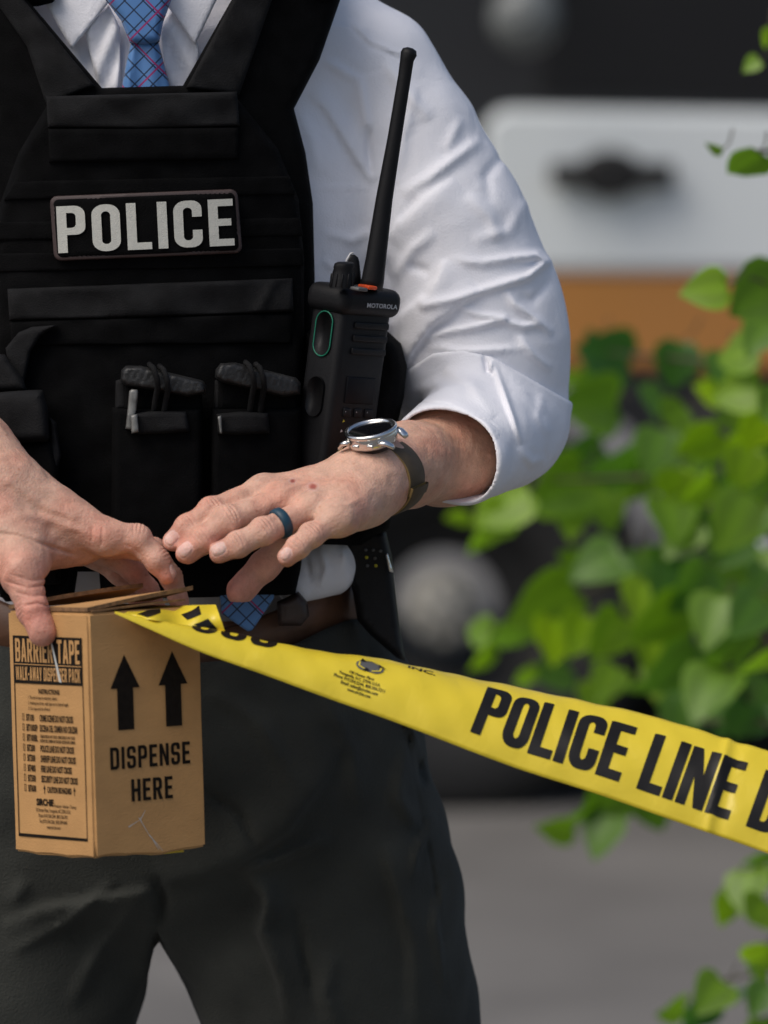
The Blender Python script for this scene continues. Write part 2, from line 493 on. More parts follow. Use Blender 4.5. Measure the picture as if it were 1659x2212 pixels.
# ------------------------------------------------------------------ text
SW = 0.17
GL = {
 'P': [[(0,0,0),(SW,0,0),(SW,.38,0),(.5,.38,.19),(.5,1,.19),(0,1,0)], [(SW,.53,0),(.335,.53,.08),(.335,.85,.08),(SW,.85,0)]],
 'O': [[(0,0,.22),(.5,0,.22),(.5,1,.22),(0,1,.22)], [(SW,.15,.08),(.33,.15,.08),(.33,.85,.08),(SW,.85,.08)]],
 'L': [[(0,0,0),(.43,0,0),(.43,.15,0),(SW,.15,0),(SW,1,0),(0,1,0)]],
 'I': [[(0,0,0),(SW,0,0),(SW,1,0),(0,1,0)]],
 'C': [[(0,0,.22),(.5,0,.22),(.5,.37,0),(.33,.37,0),(.33,.15,.08),(.17,.15,.08),(.17,.85,.08),(.33,.85,.08),(.33,.65,0),(.5,.65,0),(.5,1,.22),(0,1,.22)]],
 'E': [[(0,0,0),(.44,0,0),(.44,.15,0),(SW,.15,0),(SW,.43,0),(.40,.43,0),(.40,.58,0),(SW,.58,0),(SW,.85,0),(.44,.85,0),(.44,1,0),(0,1,0)]],
 'N': [[(0,0,0),(.16,0,0),(.16,.6,0),(.36,0,0),(.52,0,0),(.52,1,0),(.36,1,0),(.36,.42,0),(.16,1,0),(0,1,0)]],
 'D': [[(0,0,0),(.5,0,.2),(.5,1,.2),(0,1,0)], [(SW,.15,0),(.33,.15,.07),(.33,.85,.07),(SW,.85,0)]],
 'S': [[(0,0,.2),(.5,0,.2),(.5,.58,.2),(.17,.58,.05),(.17,.86,.07),(.33,.86,.07),(.33,.69,0),(.5,.69,0),(.5,1,.2),(0,1,.2),(0,.43,.2),(.33,.43,.05),(.33,.14,.07),(.17,.14,.07),(.17,.32,0),(0,.32,0)]],
 'H': [[(0,0,0),(SW,0,0),(SW,.43,0),(.34,.43,0),(.34,0,0),(.51,0,0),(.51,1,0),(.34,1,0),(.34,.58,0),(SW,.58,0),(SW,1,0),(0,1,0)]],
 'R': [[(0,0,0),(SW,0,0),(SW,.4,0),(.22,.4,0),(.34,0,0),(.53,0,0),(.39,.44,0),(.5,.5,.06),(.5,1,.2),(0,1,0)], [(SW,.55,0),(.33,.55,.07),(.33,.85,.07),(SW,.85,0)]],
 'A': [[(0,0,0),(.16,0,0),(.195,.2,0),(.335,.2,0),(.37,0,0),(.53,0,0),(.36,1,0),(.17,1,0)], [(.22,.34,0),(.31,.34,0),(.265,.72,0)]],
 'T': [[(.165,0,0),(.335,0,0),(.335,.85,0),(.5,.85,0),(.5,1,0),(0,1,0),(0,.85,0),(.165,.85,0)]],
 'B': [[(0,0,0),(.5,0,.18),(.5,.5,.12),(.44,.53,0),(.5,.56,.12),(.5,1,.18),(0,1,0)], [(SW,.14,0),(.33,.14,.06),(.33,.43,.06),(SW,.43,0)], [(SW,.6,0),(.33,.6,.06),(.33,.86,.06),(SW,.86,0)]],
 'W': [[(.1,0,0),(.25,0,0),(.35,.6,0),(.45,0,0),(.6,0,0),(.7,1,0),(.56,1,0),(.51,.38,0),(.41,1,0),(.29,1,0),(.19,.38,0),(.14,1,0),(0,1,0)]],
 'K': [[(0,0,0),(SW,0,0),(SW,.32,0),(.23,.42,0),(.35,0,0),(.53,0,0),(.34,.6,0),(.52,1,0),(.35,1,0),(SW,.62,0),(SW,1,0),(0,1,0)]],
 'Y': [[(.17,0,0),(.34,0,0),(.34,.4,0),(.52,1,0),(.35,1,0),(.26,.6,0),(.17,1,0),(0,1,0),(.17,.4,0)]],
 '-': [[(0,.38,0),(.25,.38,0),(.25,.53,0),(0,.53,0)]],
}
def rpoly(pts, seg=5):
    out = []; n = len(pts)
    for i in range(n):
        x, y, r_ = pts[i]
        if r_ <= 0: out.append(Vector((x, y))); continue
        c = Vector((x, y)); a = Vector(pts[i - 1][:2]); b = Vector(pts[(i + 1) % n][:2])
        r1 = min(r_, (a - c).length * 0.5, (b - c).length * 0.5)
        p0 = c + (a - c).normalized() * r1; p1 = c + (b - c).normalized() * r1
        for k in range(seg + 1):
            t = k / seg
            # quarter-circle like blend
            w0, w1 = 1 - math.sin(t * math.pi / 2), 1 - math.cos(t * math.pi / 2)
            out.append(c + (p0 - c) * w0 + (p1 - c) * w1)
    return out
def glyph_mesh(loops):
    lp = [[Vector((q.x, q.y, 0)) for q in rpoly(l)] for l in loops]
    tris = tessellate_polygon(lp)
    v = [q for l in lp for q in l]
    return v, [tuple(t) for t in tris]
def big_text(s, height, xs=1.0, gap=0.09, space=0.3):
    """returns verts (x, y), faces, total width; condensed capitals"""
    V_, F_, x = [], [], 0.0
    for ch in s:
        if ch == ' ': x += space * xs; continue
        v, f = glyph_mesh(GL[ch])
        w = max(q.x for q in v)
        k = len(V_)
        V_ += [((x + q.x * xs) * height, q.y * height) for q in v]
        F_ += [tuple(k + a for a in t) for t in f]
        x += (w * xs + gap * xs)
    return V_, F_, (x - gap * xs) * height
def small_text(s, height, xs=1.0, bold=0.0, align='LEFT'):
    cu = bpy.data.curves.new('t', 'FONT'); cu.body = s; cu.size = 1.0; cu.offset = bold; cu.align_x = align
    cu.resolution_u = 2
    ob = bpy.data.objects.new('t', cu)
    me = bpy.data.meshes.new_from_object(ob)
    kh = height / 0.72
    V_ = [(v.co.x * xs * kh, v.co.y * kh) for v in me.vertices]; F_ = [tuple(p.vertices) for p in me.polygons]
    bpy.data.objects.remove(ob); bpy.data.curves.remove(cu); bpy.data.meshes.remove(me)
    return V_, F_
def sliced(V_, F_, step):
    """cut a flat mesh by a grid so it can be bent"""
    b = bmesh.new()
    vs = [b.verts.new((x, y, 0)) for x, y in V_]
    for f in F_:
        try: b.faces.new([vs[i] for i in f])
        except ValueError: pass
    for ax in (0, 1):
        c = [v.co[ax] for v in b.verts]; q = min(c)
        while q < max(c):
            q += step
            co = [0, 0, 0]; no = [0, 0, 0]; co[ax] = q; no[ax] = 1
            bmesh.ops.bisect_plane(b, geom=list(b.verts) + list(b.edges) + list(b.faces), plane_co=co, plane_no=no)
    b.verts.index_update()
    r_ = [(v.co.x, v.co.y) for v in b.verts], [tuple(v.index for v in f.verts) for f in b.faces]
    b.free(); return r_

# ------------------------------------------------------------------ body reference surface
XC = P(322, 600, 0).x           # middle of the chest
TB, TA, TY = 0.205, 0.135, 0.10
def chest(x, z):
    k = min(abs(x - XC) / TB, 0.995)
    return TY - TA * math.sqrt(1 - k * k) - 0.012 * math.exp(-((z - 1.1) / 0.12) ** 2)
def on_chest(px, py, off=0.0):
    Y = -0.03
    for _ in range(4):
        p = P(px, py, Y); Y = chest(p.x, p.z) - off
    return P(px, py, Y)

def resample(poly, step):
    out = []
    n = len(poly)
    for i in range(n):
        a, b = Vector(poly[i]), Vector(poly[(i + 1) % n])
        k = max(1, int((b - a).length / step))
        for j in range(k): out.append(a.lerp(b, j / k))
    return out
def inside(x, y, poly):
    r_ = False; n = len(poly); j = n - 1
    for i in range(n):
        xi, yi = poly[i][0], poly[i][1]; xj, yj = poly[j][0], poly[j][1]
        if (yi > y) != (yj > y) and x < (xj - xi) * (y - yi) / (yj - yi) + xi: r_ = not r_
        j = i
    return r_
def panel(mb, outline, off, thick, m_, edge=14, step=18, extra=None, base=None, round_corners=0):
    """a padded panel lying on the chest: outline in frame units, off = metres in front of the chest, thick = its thickness"""
    if round_corners:
        outline = [(q.x, q.y) for q in rpoly([(a, b, round_corners) for a, b in outline], 4)]
    bd = resample(outline, step)
    n = len(bd)
    area = sum(bd[i].x * bd[(i + 1) % n].y - bd[(i + 1) % n].x * bd[i].y for i in range(n))
    sg = 1 if area > 0 else -1
    xs = [p.x for p in bd]; ys = [p.y for p in bd]
    pts = list(bd)
    bdp = [(p.x, p.y) for p in bd]
    for i in range(n):
        t = (bd[(i + 1) % n] - bd[i - 1]).normalized(); nn = Vector((-t.y, t.x)) * sg
        for k in (0.12, 0.45, 1.0):
            q = bd[i] + nn * edge * k
            if inside(q.x, q.y, bdp): pts.append(q)
    arr = np.array(bdp)
    yy = min(ys) + step / 2
    while yy < max(ys):
        xx = min(xs) + step / 2
        while xx < max(xs):
            if inside(xx, yy, bdp):
                d = segdist(np.array([xx]), np.array([yy]), bdp + [bdp[0]])[0][0]
                if d > edge * 1.1: pts.append(Vector((xx, yy)))
            xx += step
        yy += step
    res = delaunay_2d_cdt(pts, [], [list(range(n))] if sg > 0 else [list(range(n))[::-1]], 1, 1e-4)
    vs2, fs = res[0], res[2]
    px = np.array([v.x for v in vs2]); py = np.array([v.y for v in vs2])
    d = segdist(px, py, bdp + [bdp[0]])[0]
    prof = np.sqrt(np.clip(1 - (1 - np.clip(d / edge, 0, 1)) ** 2, 0, 1))
    front, back = [], []
    bf = base or on_chest
    for i in range(len(px)):
        e = extra(px[i], py[i]) if extra else 0.0
        front.append(bf(px[i], py[i], off + thick * (0.25 + 0.75 * prof[i]) + e * min(1, d[i] / edge)))
        back.append(bf(px[i], py[i], off - 0.002))
    k = len(px)
    F_ = []
    for f in fs:
        f = list(f)
        a = sum(px[f[i]] * py[f[(i + 1) % len(f)]] - px[f[(i + 1) % len(f)]] * py[f[i]] for i in range(len(f)))
        if a > 0: f = f[::-1]
        F_.append(tuple(f)); F_.append(tuple(k + q for q in f[::-1]))
    bi = [i for i in range(k) if d[i] < 0.05]
    # wall: follow boundary edges
    from collections import Counter
    ec = Counter()
    for f in fs:
        for i in range(len(f)): ec[tuple(sorted((f[i], f[(i + 1) % len(f)])))] += 1
    for (a, b), c in ec.items():
        if c == 1: F_.append((a, b, k + b, k + a))
    mb.add(front + back, F_, m_)
# ================================================================== SETTING
# ground
g = MB()
N = 40
vs, fs = [], []
for i in range(N + 1):
    for j in range(N + 1):
        vs.append(((i / N - 0.5) * 120, (j / N) * 130 - 20, 0.012 * math.sin(i * 1.7) * math.sin(j * 1.3)))
for i in range(N):
    for j in range(N):
        a = i * (N + 1) + j
        fs.append((a, a + N + 1, a + N + 2, a + 1))
g.add(vs, fs, 'asphalt')
go = g.build('ground'); go['kind'] = 'structure'

# ================================================================== VAN behind
VY = 5.8
van = thing('van', P(1300, 1780, VY + 1), "white van with orange stripe and dark windows, parked behind the bush", "van")
def slab(mb, poly, y0, y1, m_, bev=0.0):
    """polygon in frame units on plane y0, extruded back to y1"""
    b = bmesh.new()
    fr = [b.verts.new(P(x, y, y0)) for x, y in poly]
    f = b.faces.new(fr)
    r_ = bmesh.ops.extrude_face_region(b, geom=[f])
    for v in r_['geom']:
        if isinstance(v, bmesh.types.BMVert): v.co.y += (y1 - y0)
    if bev: 
        ed = [e for e in b.edges if all(abs(v.co.y - y0) < 1e-4 for v in e.verts)]
        bmesh.ops.bevel(b, geom=ed, offset=bev, segments=3, affect='EDGES')
    bmesh.ops.recalc_face_normals(b, faces=list(b.faces))
    mb.bm(b, m_)
def arc(cx, cy, r, a0, a1, n=14): return [(cx + r * math.cos(R(a0 + (a1 - a0) * i / n)), cy - r * math.sin(R(a0 + (a1 - a0) * i / n))) for i in range(n + 1)]
# body: whole side with two wheel arches
WX, WY_ = 960, 1320
WX2 = 960 + 3600
bod = [(-1100, 1500), (WX - 560, 1500)] + arc(WX, WY_, 560, 198, -18) + [(WX2 - 560, 1500)] + arc(WX2, WY_, 560, 198, -18) + \
      [(WX2 + 900, 1500), (WX2 + 950, 300), (WX2 + 700, -900), (-700, -900), (-1100, 300)]
m1 = MB(); slab(m1, [p for p in bod], VY, VY + 1.9, 'vandark', 0.02); m1.build('body', van, auto=35)
# white upper door skin and orange lower band, curved bulging panels
def bulge_sheet(mb, poly, y0, m_, amt=0.05, th=0.02):
    slab(mb, poly, y0, y0 + th, m_, 0.008)
m2 = MB()
wp = [(q.x, q.y) for q in rpoly([(1045, 232, 60), (1045, 700, 0), (4800, 760, 0), (4800, 300, 0)], 6)]
slab(m2, [(x, y if y < 640 else 588) for x, y in wp], VY - 0.03, VY + 0.05, 'vanwhite', 0.012)
m2.build('door_panel', van, auto=35)
m3 = MB()
op = [(1050, 592), (4800, 610), (4800, 815), (1600, 800), (1400, 795)] + [(x, y) for x, y in arc(WX, WY_, 590, 62, 70, 4)] + [(1120, 745)]
slab(m3, op, VY - 0.024, VY + 0.04, 'vanorange', 0.008); m3.build('stripe', van, auto=35)
m4 = MB()
slab(m4, [(q.x, q.y) for q in rpoly([(1160, 205, 30), (2300, 235, 30), (2250, -700, 60), (1300, -700, 60)], 5)], VY - 0.012, VY + 0.02, 'glass', 0.006)
m4.build('window', van, auto=35)
# door handle: bar with a round paddle in the middle
m5 = MB()
m5.box((0.215, 0.035, 0.042), 'rubber', Matrix.Translation(P(1322, 377, VY - 0.055)), 0.01)
m5.lathe([(0, -0.03), (0.032, -0.028), (0.042, -0.01), (0.044, 0.03)], 'rubber', frame(P(1318, 377, VY - 0.05), (1, 0, 0), (0, 0, 1), (0, 1, 0)), 28, sx=1.35)
m5.build('door_handle', van, auto=40)
# wheels
for wx in (WX, WX2):
    c = P(wx, WY_, VY + 0.02); rw = 455 * sc_at(VY)
    fr_ = frame(c, (1, 0, 0), (0, 0, 1), (0, 1, 0))
    w = MB()
    w.lathe([(rw * .5, 0.02), (rw * .62, -0.012), (rw * .86, -0.02), (rw * .97, 0.0), (rw, 0.04), (rw, 0.18), (rw * .9, 0.22), (rw * .4, 0.22)], 'rubber', fr_, 64)
    wo = w.build('wheel', van)
    h = MB()
    h.lathe([(rw * .52, 0.04), (rw * .50, 0.06), (rw * .30, 0.07), (rw * .26, 0.09)], 'rubber', fr_, 48)
    h.build('rim', wo)
    h = MB()
    h.lathe([(0, -0.022), (rw * .07, -0.021), (rw * .09, -.012), (rw * .14, -0.008), (rw * .175, 0.004), (rw * .19, 0.06)], 'hub', fr_, 40)
    for k in range(8):
        q = 2 * math.pi * k / 8
        h.lathe([(0, -0.03), (0.008, -0.03), (0.009, 0.02)], 'hub', fr_ @ Matrix.Translation((math.cos(q) * rw * .135, math.sin(q) * rw * .135, 0)), 6)
    h.build('hub_cap', wo)
# round convex mirror on a bracket
m6 = MB()
m6.lathe([(0, -0.035), (0.03, -0.032), (0.052, -0.018), (0.06, 0.0), (0.055, 0.02), (0, 0.03)], 'mirror', frame(P(1135, 38, VY - 0.35), (1, 0, 0.05), (0, 0, 1), (0, 1, 0)) @ Matrix.Scale(1.0, 4), 36)
m6.tube([P(1135, 0, VY - 0.33), P(1150, -90, VY - 0.2), P(1190, -110, VY)], 0.01, 'rubber', 10)
m6.build('round_mirror', van)
m7 = MB()
m7.box((0.085, 0.03, 0.05), 'vanwhite', Matrix.Translation(P(1612, 1190, VY - 0.03)) @ Matrix.Rotation(R(-20), 4, 'Y'), 0.012)  # made-up pale block standing in for a whitish highlight, no known van part
m7.build('pale_spot_block', van)
m8 = MB()
slab(m8, [(1480, 830), (WX2 - 620, 840), (WX2 - 640, 1480), (1560, 1480)], VY + 0.0 - 0.01, VY + 0.3, 'rubber', 0.01)
slab(m8, [(-900, 1500), (WX2 + 700, 1500), (WX2 + 700, 1735), (-900, 1735)], VY + .35, VY + 1.6, 'rubber', 0.01)  # black slab added to stand for the shade under the van
m8.build('skirt_and_underfloor_shade', van)
# ================================================================== BUSH at the right
bush = thing('leafy_bush', P(1950, 2600, 1.6), "bush with bright green heart-shaped leaves at the right of the barrier tape", "bush")
lv, lf, lc = [], [], []
def leaf(c, L, ang, tilt, yaw, col):
    """one heart-shaped leaf hanging from c; ang = direction of its tip in the picture plane"""
    prof = [(0.0, 0.0), (-0.06, 0.26), (0.10, 0.47), (0.30, 0.50), (0.52, 0.41), (0.74, 0.25), (0.90, 0.10), (1.0, 0.0)]
    k = len(lv)
    rot = Matrix.Rotation(ang, 3, 'Y') @ Matrix.Rotation(tilt, 3, 'Z') @ Matrix.Rotation(yaw, 3, 'X')
    cup = random.uniform(0.10, 0.35)
    wv = random.uniform(0, 6)
    for i, (a, w) in enumerate(prof):
        ax = max(a, 0.0)
        for s in (-1, -0.5, 0, 0.5, 1):
            aa = a if abs(s) == 1 else (a * abs(s) + ax * (1 - abs(s)))
            y = -cup * abs(w * s) + 0.18 * aa * aa + 0.02 * math.sin(aa * 14 + wv + s * 2)
            q = rot @ Vector((aa * L, y * L, w * s * L * 0.98))
            lv.append(c + q)
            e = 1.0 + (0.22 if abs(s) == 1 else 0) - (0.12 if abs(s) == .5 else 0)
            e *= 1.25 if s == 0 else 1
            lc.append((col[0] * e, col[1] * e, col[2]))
    for i in range(len(prof) - 1):
        for j in range(4):
            a = k + i * 5 + j
            lf.append((a, a + 1, a + 6, a + 5))
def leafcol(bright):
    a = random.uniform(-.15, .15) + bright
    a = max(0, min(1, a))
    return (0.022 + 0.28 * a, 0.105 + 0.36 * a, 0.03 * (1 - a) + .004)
# (x, y, length px, direction deg (0 = right, 90 = down), depth, brightness)
placed = [
 (1655, 60, 60, 95, .9, .95), (1640, 130, 60, 160, .9, .9), (1640, 330, 105, 150, .7, .75), (1560, 325, 45, 200, .75, .9), (1690, 320, 60, 120, .8, .8),
 (1570, 620, 105, 185, .9, .95), (1700, 600, 170, 150, .95, .35), (1600, 650, 60, 60, 1.3, .8), (1659, 700, 130, 140, 1.2, .6),
 (1640, 760, 130, 160, 1.3, .75), (1560, 760, 110, 100, 1.5, .3), (1470, 740, 110, 95, 1.7, .25), (1360, 780, 170, 200, 1.9, .35), (1290, 760, 120, 90, 1.9, .4),
 (1330, 870, 150, 180, 1.8, .55), (1390, 830, 110, 60, 1.7, .5), (1240, 800, 80, 100, 2.0, .75), (1640, 840, 120, 170, 1.3, .85), (1560, 860, 90, 200, 1.5, .95), (1690, 860, 120, 150, 1.1, .3),
 (1480, 880, 130, 150, 1.5, .3), (1430, 930, 150, 110, 1.6, .4), (1550, 930, 130, 140, 1.4, .7), (1620, 970, 130, 100, 1.3, .5), (1650, 900, 100, 120, 1.2, .8),
 (1380, 990, 150, 150, 1.7, .35), (1300, 960, 120, 160, 1.8, .3), (1460, 1010, 130, 100, 1.5, .85), (1540, 1030, 140, 130, 1.4, .6), (1620, 1070, 150, 120, 1.3, .45),
 (1260, 1020, 170, 145, 1.7, .45), (1190, 1010, 130, 110, 1.8, .4), (1330, 1070, 90, 200, 1.8, .85), (1300, 1060, 120, 90, 1.75, .55), (1440, 1080, 150, 90, 1.5, .55),
 (1140, 1060, 190, 150, 1.6, .5), (1230, 1090, 110, 100, 1.7, .8), (1180, 1080, 90, 60, 1.7, .75), (1010, 1110, 80, 165, 1.8, .6), (1060, 1120, 110, 110, 1.65, .85), (1100, 1100, 130, 140, 1.6, .8),
 (1540, 1120, 120, 90, 1.5, .4), (1610, 1160, 120, 120, 1.4, .3), (1500, 1130, 110, 130, 1.5, .7), (1659, 1090, 120, 120, 1.3, .4),
 (1240, 1270, 170, 155, 1.6, .4), (1340, 1200, 170, 150, 1.6, .45), (1270, 1220, 110, 190, 1.7, .7), (1380, 1190, 110, 60, 1.6, .65), (1450, 1200, 150, 100, 1.5, .35), (1520, 1220, 140, 130, 1.4, .3), (1400, 1260, 150, 110, 1.5, .55),
 (1160, 1320, 130, 160, 1.65, .6), (1060, 1370, 100, 200, 1.7, .75), (1060, 1390, 90, 110, 1.7, .9), (1120, 1350, 130, 120, 1.6, .4), (1200, 1330, 130, 100, 1.6, .8), (1260, 1330, 140, 120, 1.5, .5),
 (1340, 1330, 160, 110, 1.5, .4), (1480, 1300, 160, 130, 1.4, .35), (1560, 1290, 150, 100, 1.3, .3), (1640, 1290, 150, 140, 1.2, .25), (1600, 1360, 150, 110, 1.3, .35),
 (1420, 1380, 140, 110, 1.5, .75), (1330, 1440, 120, 130, 1.6, .55), (1230, 1440, 120, 160, 1.7, .5), (1270, 1470, 120, 60, 1.7, .7), (1500, 1400, 160, 120, 1.4, .3), (1659, 1400, 160, 120, 1.1, .5), (1560, 1450, 150, 130, 1.3, .3),
 (1400, 1470, 110, 150, 1.5, .4), (1480, 1500, 140, 90, 1.5, .25), (1620, 1520, 150, 100, 1.4, .2), (1140, 1440, 80, 100, 1.8, .6),
 (1420, 1640, 150, 120, 1.5, .3), (1340, 1700, 160, 110, 1.5, .35), (1290, 1740, 120, 150, 1.5, .65), (1400, 1700, 130, 80, 1.5, .3), (1240, 1790, 90, 170, 1.5, .8), (1320, 1760, 110, 110, 1.5, .45),
 (1659, 1840, 130, 130, 1.2, .35), (1620, 1880, 140, 110, 1.2, .4), (1580, 1920, 110, 90, 1.2, .6), (1659, 1950, 130, 120, 1.1, .5), (1659, 2040, 120, 110, 1.0, .75), (1620, 2060, 110, 60, 1.1, .55),
 (1560, 2120, 140, 150, 1.1, .4), (1530, 2160, 110, 110, 1.1, .3), (1659, 2130, 110, 130, 1.0, .35), (1650, 2200, 120, 90, 1.0, .45), (1480, 2170, 90, 170, 1.2, .3),
]
petioles = []
for (x, y, L, a, Y, b) in placed:
    LL = L * random.uniform(.72, 1.0)
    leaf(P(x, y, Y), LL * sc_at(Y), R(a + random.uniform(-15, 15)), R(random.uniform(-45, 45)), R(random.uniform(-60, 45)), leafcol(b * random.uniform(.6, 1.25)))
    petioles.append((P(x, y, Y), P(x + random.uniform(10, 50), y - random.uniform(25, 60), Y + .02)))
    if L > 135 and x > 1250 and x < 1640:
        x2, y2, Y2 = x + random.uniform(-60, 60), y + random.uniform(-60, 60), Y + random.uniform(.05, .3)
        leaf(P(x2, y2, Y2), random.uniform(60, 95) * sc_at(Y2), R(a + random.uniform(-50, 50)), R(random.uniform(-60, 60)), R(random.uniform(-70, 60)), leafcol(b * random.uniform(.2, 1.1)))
        petioles.append((P(x2, y2, Y2), P(x2 + random.uniform(10, 50), y2 - random.uniform(20, 60), Y2 + .02)))
# further leaves filling the bush, mostly behind these and beyond the frame
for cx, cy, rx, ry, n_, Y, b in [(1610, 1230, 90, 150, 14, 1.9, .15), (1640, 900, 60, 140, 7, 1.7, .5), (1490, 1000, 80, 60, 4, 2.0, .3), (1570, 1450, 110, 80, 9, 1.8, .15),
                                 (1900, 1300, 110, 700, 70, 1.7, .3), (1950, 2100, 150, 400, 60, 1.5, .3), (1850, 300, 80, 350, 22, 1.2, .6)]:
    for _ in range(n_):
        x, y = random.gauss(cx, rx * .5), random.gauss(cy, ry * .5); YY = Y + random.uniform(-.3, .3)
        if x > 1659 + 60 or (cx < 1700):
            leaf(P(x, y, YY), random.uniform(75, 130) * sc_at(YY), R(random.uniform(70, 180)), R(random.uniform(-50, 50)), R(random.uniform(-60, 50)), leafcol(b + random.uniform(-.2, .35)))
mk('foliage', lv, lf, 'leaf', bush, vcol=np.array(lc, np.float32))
br = MB()
trunk = [P(1950, 2900, 1.6), P(1930, 2300, 1.6), P(1880, 1700, 1.55), P(1860, 1100, 1.5), P(1830, 500, 1.3), P(1800, 0, 1.1)]
br.tube(trunk, [.016, .014, .012, .009, .006, .003], 'bark', 8)
for pts in [[(1870, 1400, 1.5), (1650, 1150, 1.4), (1400, 1030, 1.6), (1150, 1040, 1.7)], [(1880, 1600, 1.5), (1600, 1330, 1.35), (1350, 1250, 1.6), (1060, 1360, 1.72)],
            [(1890, 1700, 1.5), (1650, 1560, 1.4), (1420, 1560, 1.55), (1250, 1760, 1.55)], [(1860, 1100, 1.5), (1700, 900, 1.3), (1520, 780, 1.6), (1300, 760, 1.9)],
            [(1830, 700, 1.3), (1740, 640, 1.05), (1620, 600, .92)], [(1820, 400, 1.2), (1730, 330, .85), (1600, 325, .72)], [(1920, 2100, 1.5), (1750, 1900, 1.25), (1600, 1880, 1.2)], [(1930, 2300, 1.5), (1720, 2080, 1.1), (1520, 2130, 1.15)], [(1800, 150, 1.1), (1700, 60, .95), (1650, 70, .9)]]:
    pp = [P(*q) for q in pts]
    br.tube(pp, [.005] + [.003] * (len(pp) - 2) + [.0012], 'bark', 6)
for a, b in petioles: br.tube([a, a.lerp(b, .5) + Vector((.002, 0, -.002)), b], [.0008, .0009, .0011], 'bark', 5)
br.build('branch', bush)
# ================================================================== PERSON
person = thing('person', (XC, TY, 0), "man in white shirt, blue tie and black body armour holding a tape box", "person")
SKIN = V(0.62, 0.375, 0.275); RED = V(0.57, 0.255, 0.19); NAIL = V(0.72, 0.48, 0.41); TAN = V(0.60, 0.345, 0.235)

def unit(v): v = np.asarray(v, np.float32); return v / np.linalg.norm(v)
class Finger:
    """a chain of joints (x, y, Y, r) in frame units from knuckle to tip; dor = rough direction its back faces"""
    def __init__(s, joints, dor, nail=True):
        s.J = [PR(*j) for j in joints]; s.nail = nail
        s.frames = []
        for i in range(1, len(s.J)):
            e = unit(s.J[i][0] - s.J[i - 1][0]); n = unit(np.asarray(dor, np.float32) - e * float(np.dot(dor, e)))
            s.frames.append((e, n, np.cross(e, n)))
    def d(s, p):
        d = chain(p, s.J, 0.003)
        for i in range(1, len(s.J) - 1):                     # knuckle bulge
            q, r = s.J[i]; e, n, b = s.frames[i - 1]
            d = smin(d, cone(p, q + n * r * 0.10 - b * r * .20, q + n * r * 0.10 + b * r * .20, r * 0.86, r * .86), 0.005)
        # fuller finger tip underneath
        q, r = s.J[-1]; e, n, b = s.frames[-1]
        d = smin(d, cone(p, q - e * r * .6 - n * r * .12, q - n * r * .10, r * .93, r * .90), 0.003)
        for i in range(1, len(s.J) - 1):                     # skin folds over the joints
            q, r = s.J[i]; e, n, b = s.frames[i - 1]
            pa = p - q; a = pa @ e; c = pa @ n; l = pa @ b
            w = np.clip(c / r, 0, 1) * np.exp(-(l / (r * 0.85)) ** 4) * (np.abs(a) < r * 1.2)
            bow = 0.0011 * (l / r) ** 2 * np.sign(a)
            g = sum(k * np.exp(-((a + bow - o) / .00075) ** 2) for k, o in ((1, -.0002), (.9, .0028), (.85, -.0030), (.5, .0054)))
            d = d + (0.00105 if i == 1 else 0.0008) * g * w
        if s.nail:
            m_ = s.nailmask(p)
            rim = np.clip(m_ * 4, 0, 1) * (1 - np.clip(m_ * 4 - 1.2, 0, 1))
            d = d - 0.00035 * np.clip(m_ * 3 - 1, 0, 1) + 0.0005 * rim
        return d
    def nailmask(s, p):
        q, r = s.J[-1]; e, n, b = s.frames[-1]
        pa = p - q; a = pa @ e; c = pa @ n; l = pa @ b
        la = (a - 0.02 * r) / (0.80 * r); lb = l / (0.70 * r)
        m_ = 1 - (np.abs(la) ** 3 + np.abs(lb) ** 3)
        return np.where(c > 0.15 * r, np.clip(m_, 0, 1), 0)
    def color(s, p, c):
        for i in range(1, len(s.J) - 1):
            q, r = s.J[i]
            w = np.exp(-(np.linalg.norm(p - q, axis=1) / (r * 1.2)) ** 4)[:, None] * 0.55
            c = c * (1 - w) + RED * w
        q, r = s.J[-1]
        w = np.exp(-(np.linalg.norm(p - q, axis=1) / (r * 1.7)) ** 4)[:, None] * 0.75
        c = c * (1 - w) + RED * w
        if s.nail:
            m_ = s.nailmask(p)
            w = np.clip(m_ * 5, 0, 1)[:, None]
            c = c * (1 - w) + NAIL * w
        return c

# ---- left hand (with the watch)
DL = V(-0.12, -0.86, 0.50)
LF = [
 Finger([(568, 1062, -.176, 32), (456, 1103, -.198, 25.5), (406, 1138, -.204, 25), (375, 1168, -.206, 22.5)], DL),
 Finger([(612, 1080, -.190, 32), (493, 1124, -.212, 29), (438, 1167, -.217, 27), (404, 1194, -.219, 24)], DL),
 Finger([(672, 1098, -.206, 30), (570, 1148, -.226, 28), (513, 1177, -.231, 25.5), (475, 1193, -.232, 22.5)], DL),
 Finger([(733, 1118, -.216, 28), (672, 1156, -.231, 25), (644, 1182, -.235, 22.5), (620, 1203, -.237, 19.5)], DL),
]
LTH = Finger([(735, 1095, -.150, 48), (640, 1150, -.165, 36), (570, 1222, -.180, 31), (519, 1277, -.184, 30)], V(0.5, 0.6, 0.1), nail=False)
WL = P(808, 1030, -.150)
AX = (Vector(P(1110, 900, .06)) - Vector(WL)).normalized()       # along the forearm
WN = Vector((-.19, -.27, .945)); WN = (WN - AX * WN.dot(AX) * 0.6).normalized()
WT = AX.cross(WN).normalized(); WT = WT if WT.x > 0 else -WT
wa = np.array(WL, np.float32); wt = np.array(WT, np.float32)
sL = sc_at(-.15)
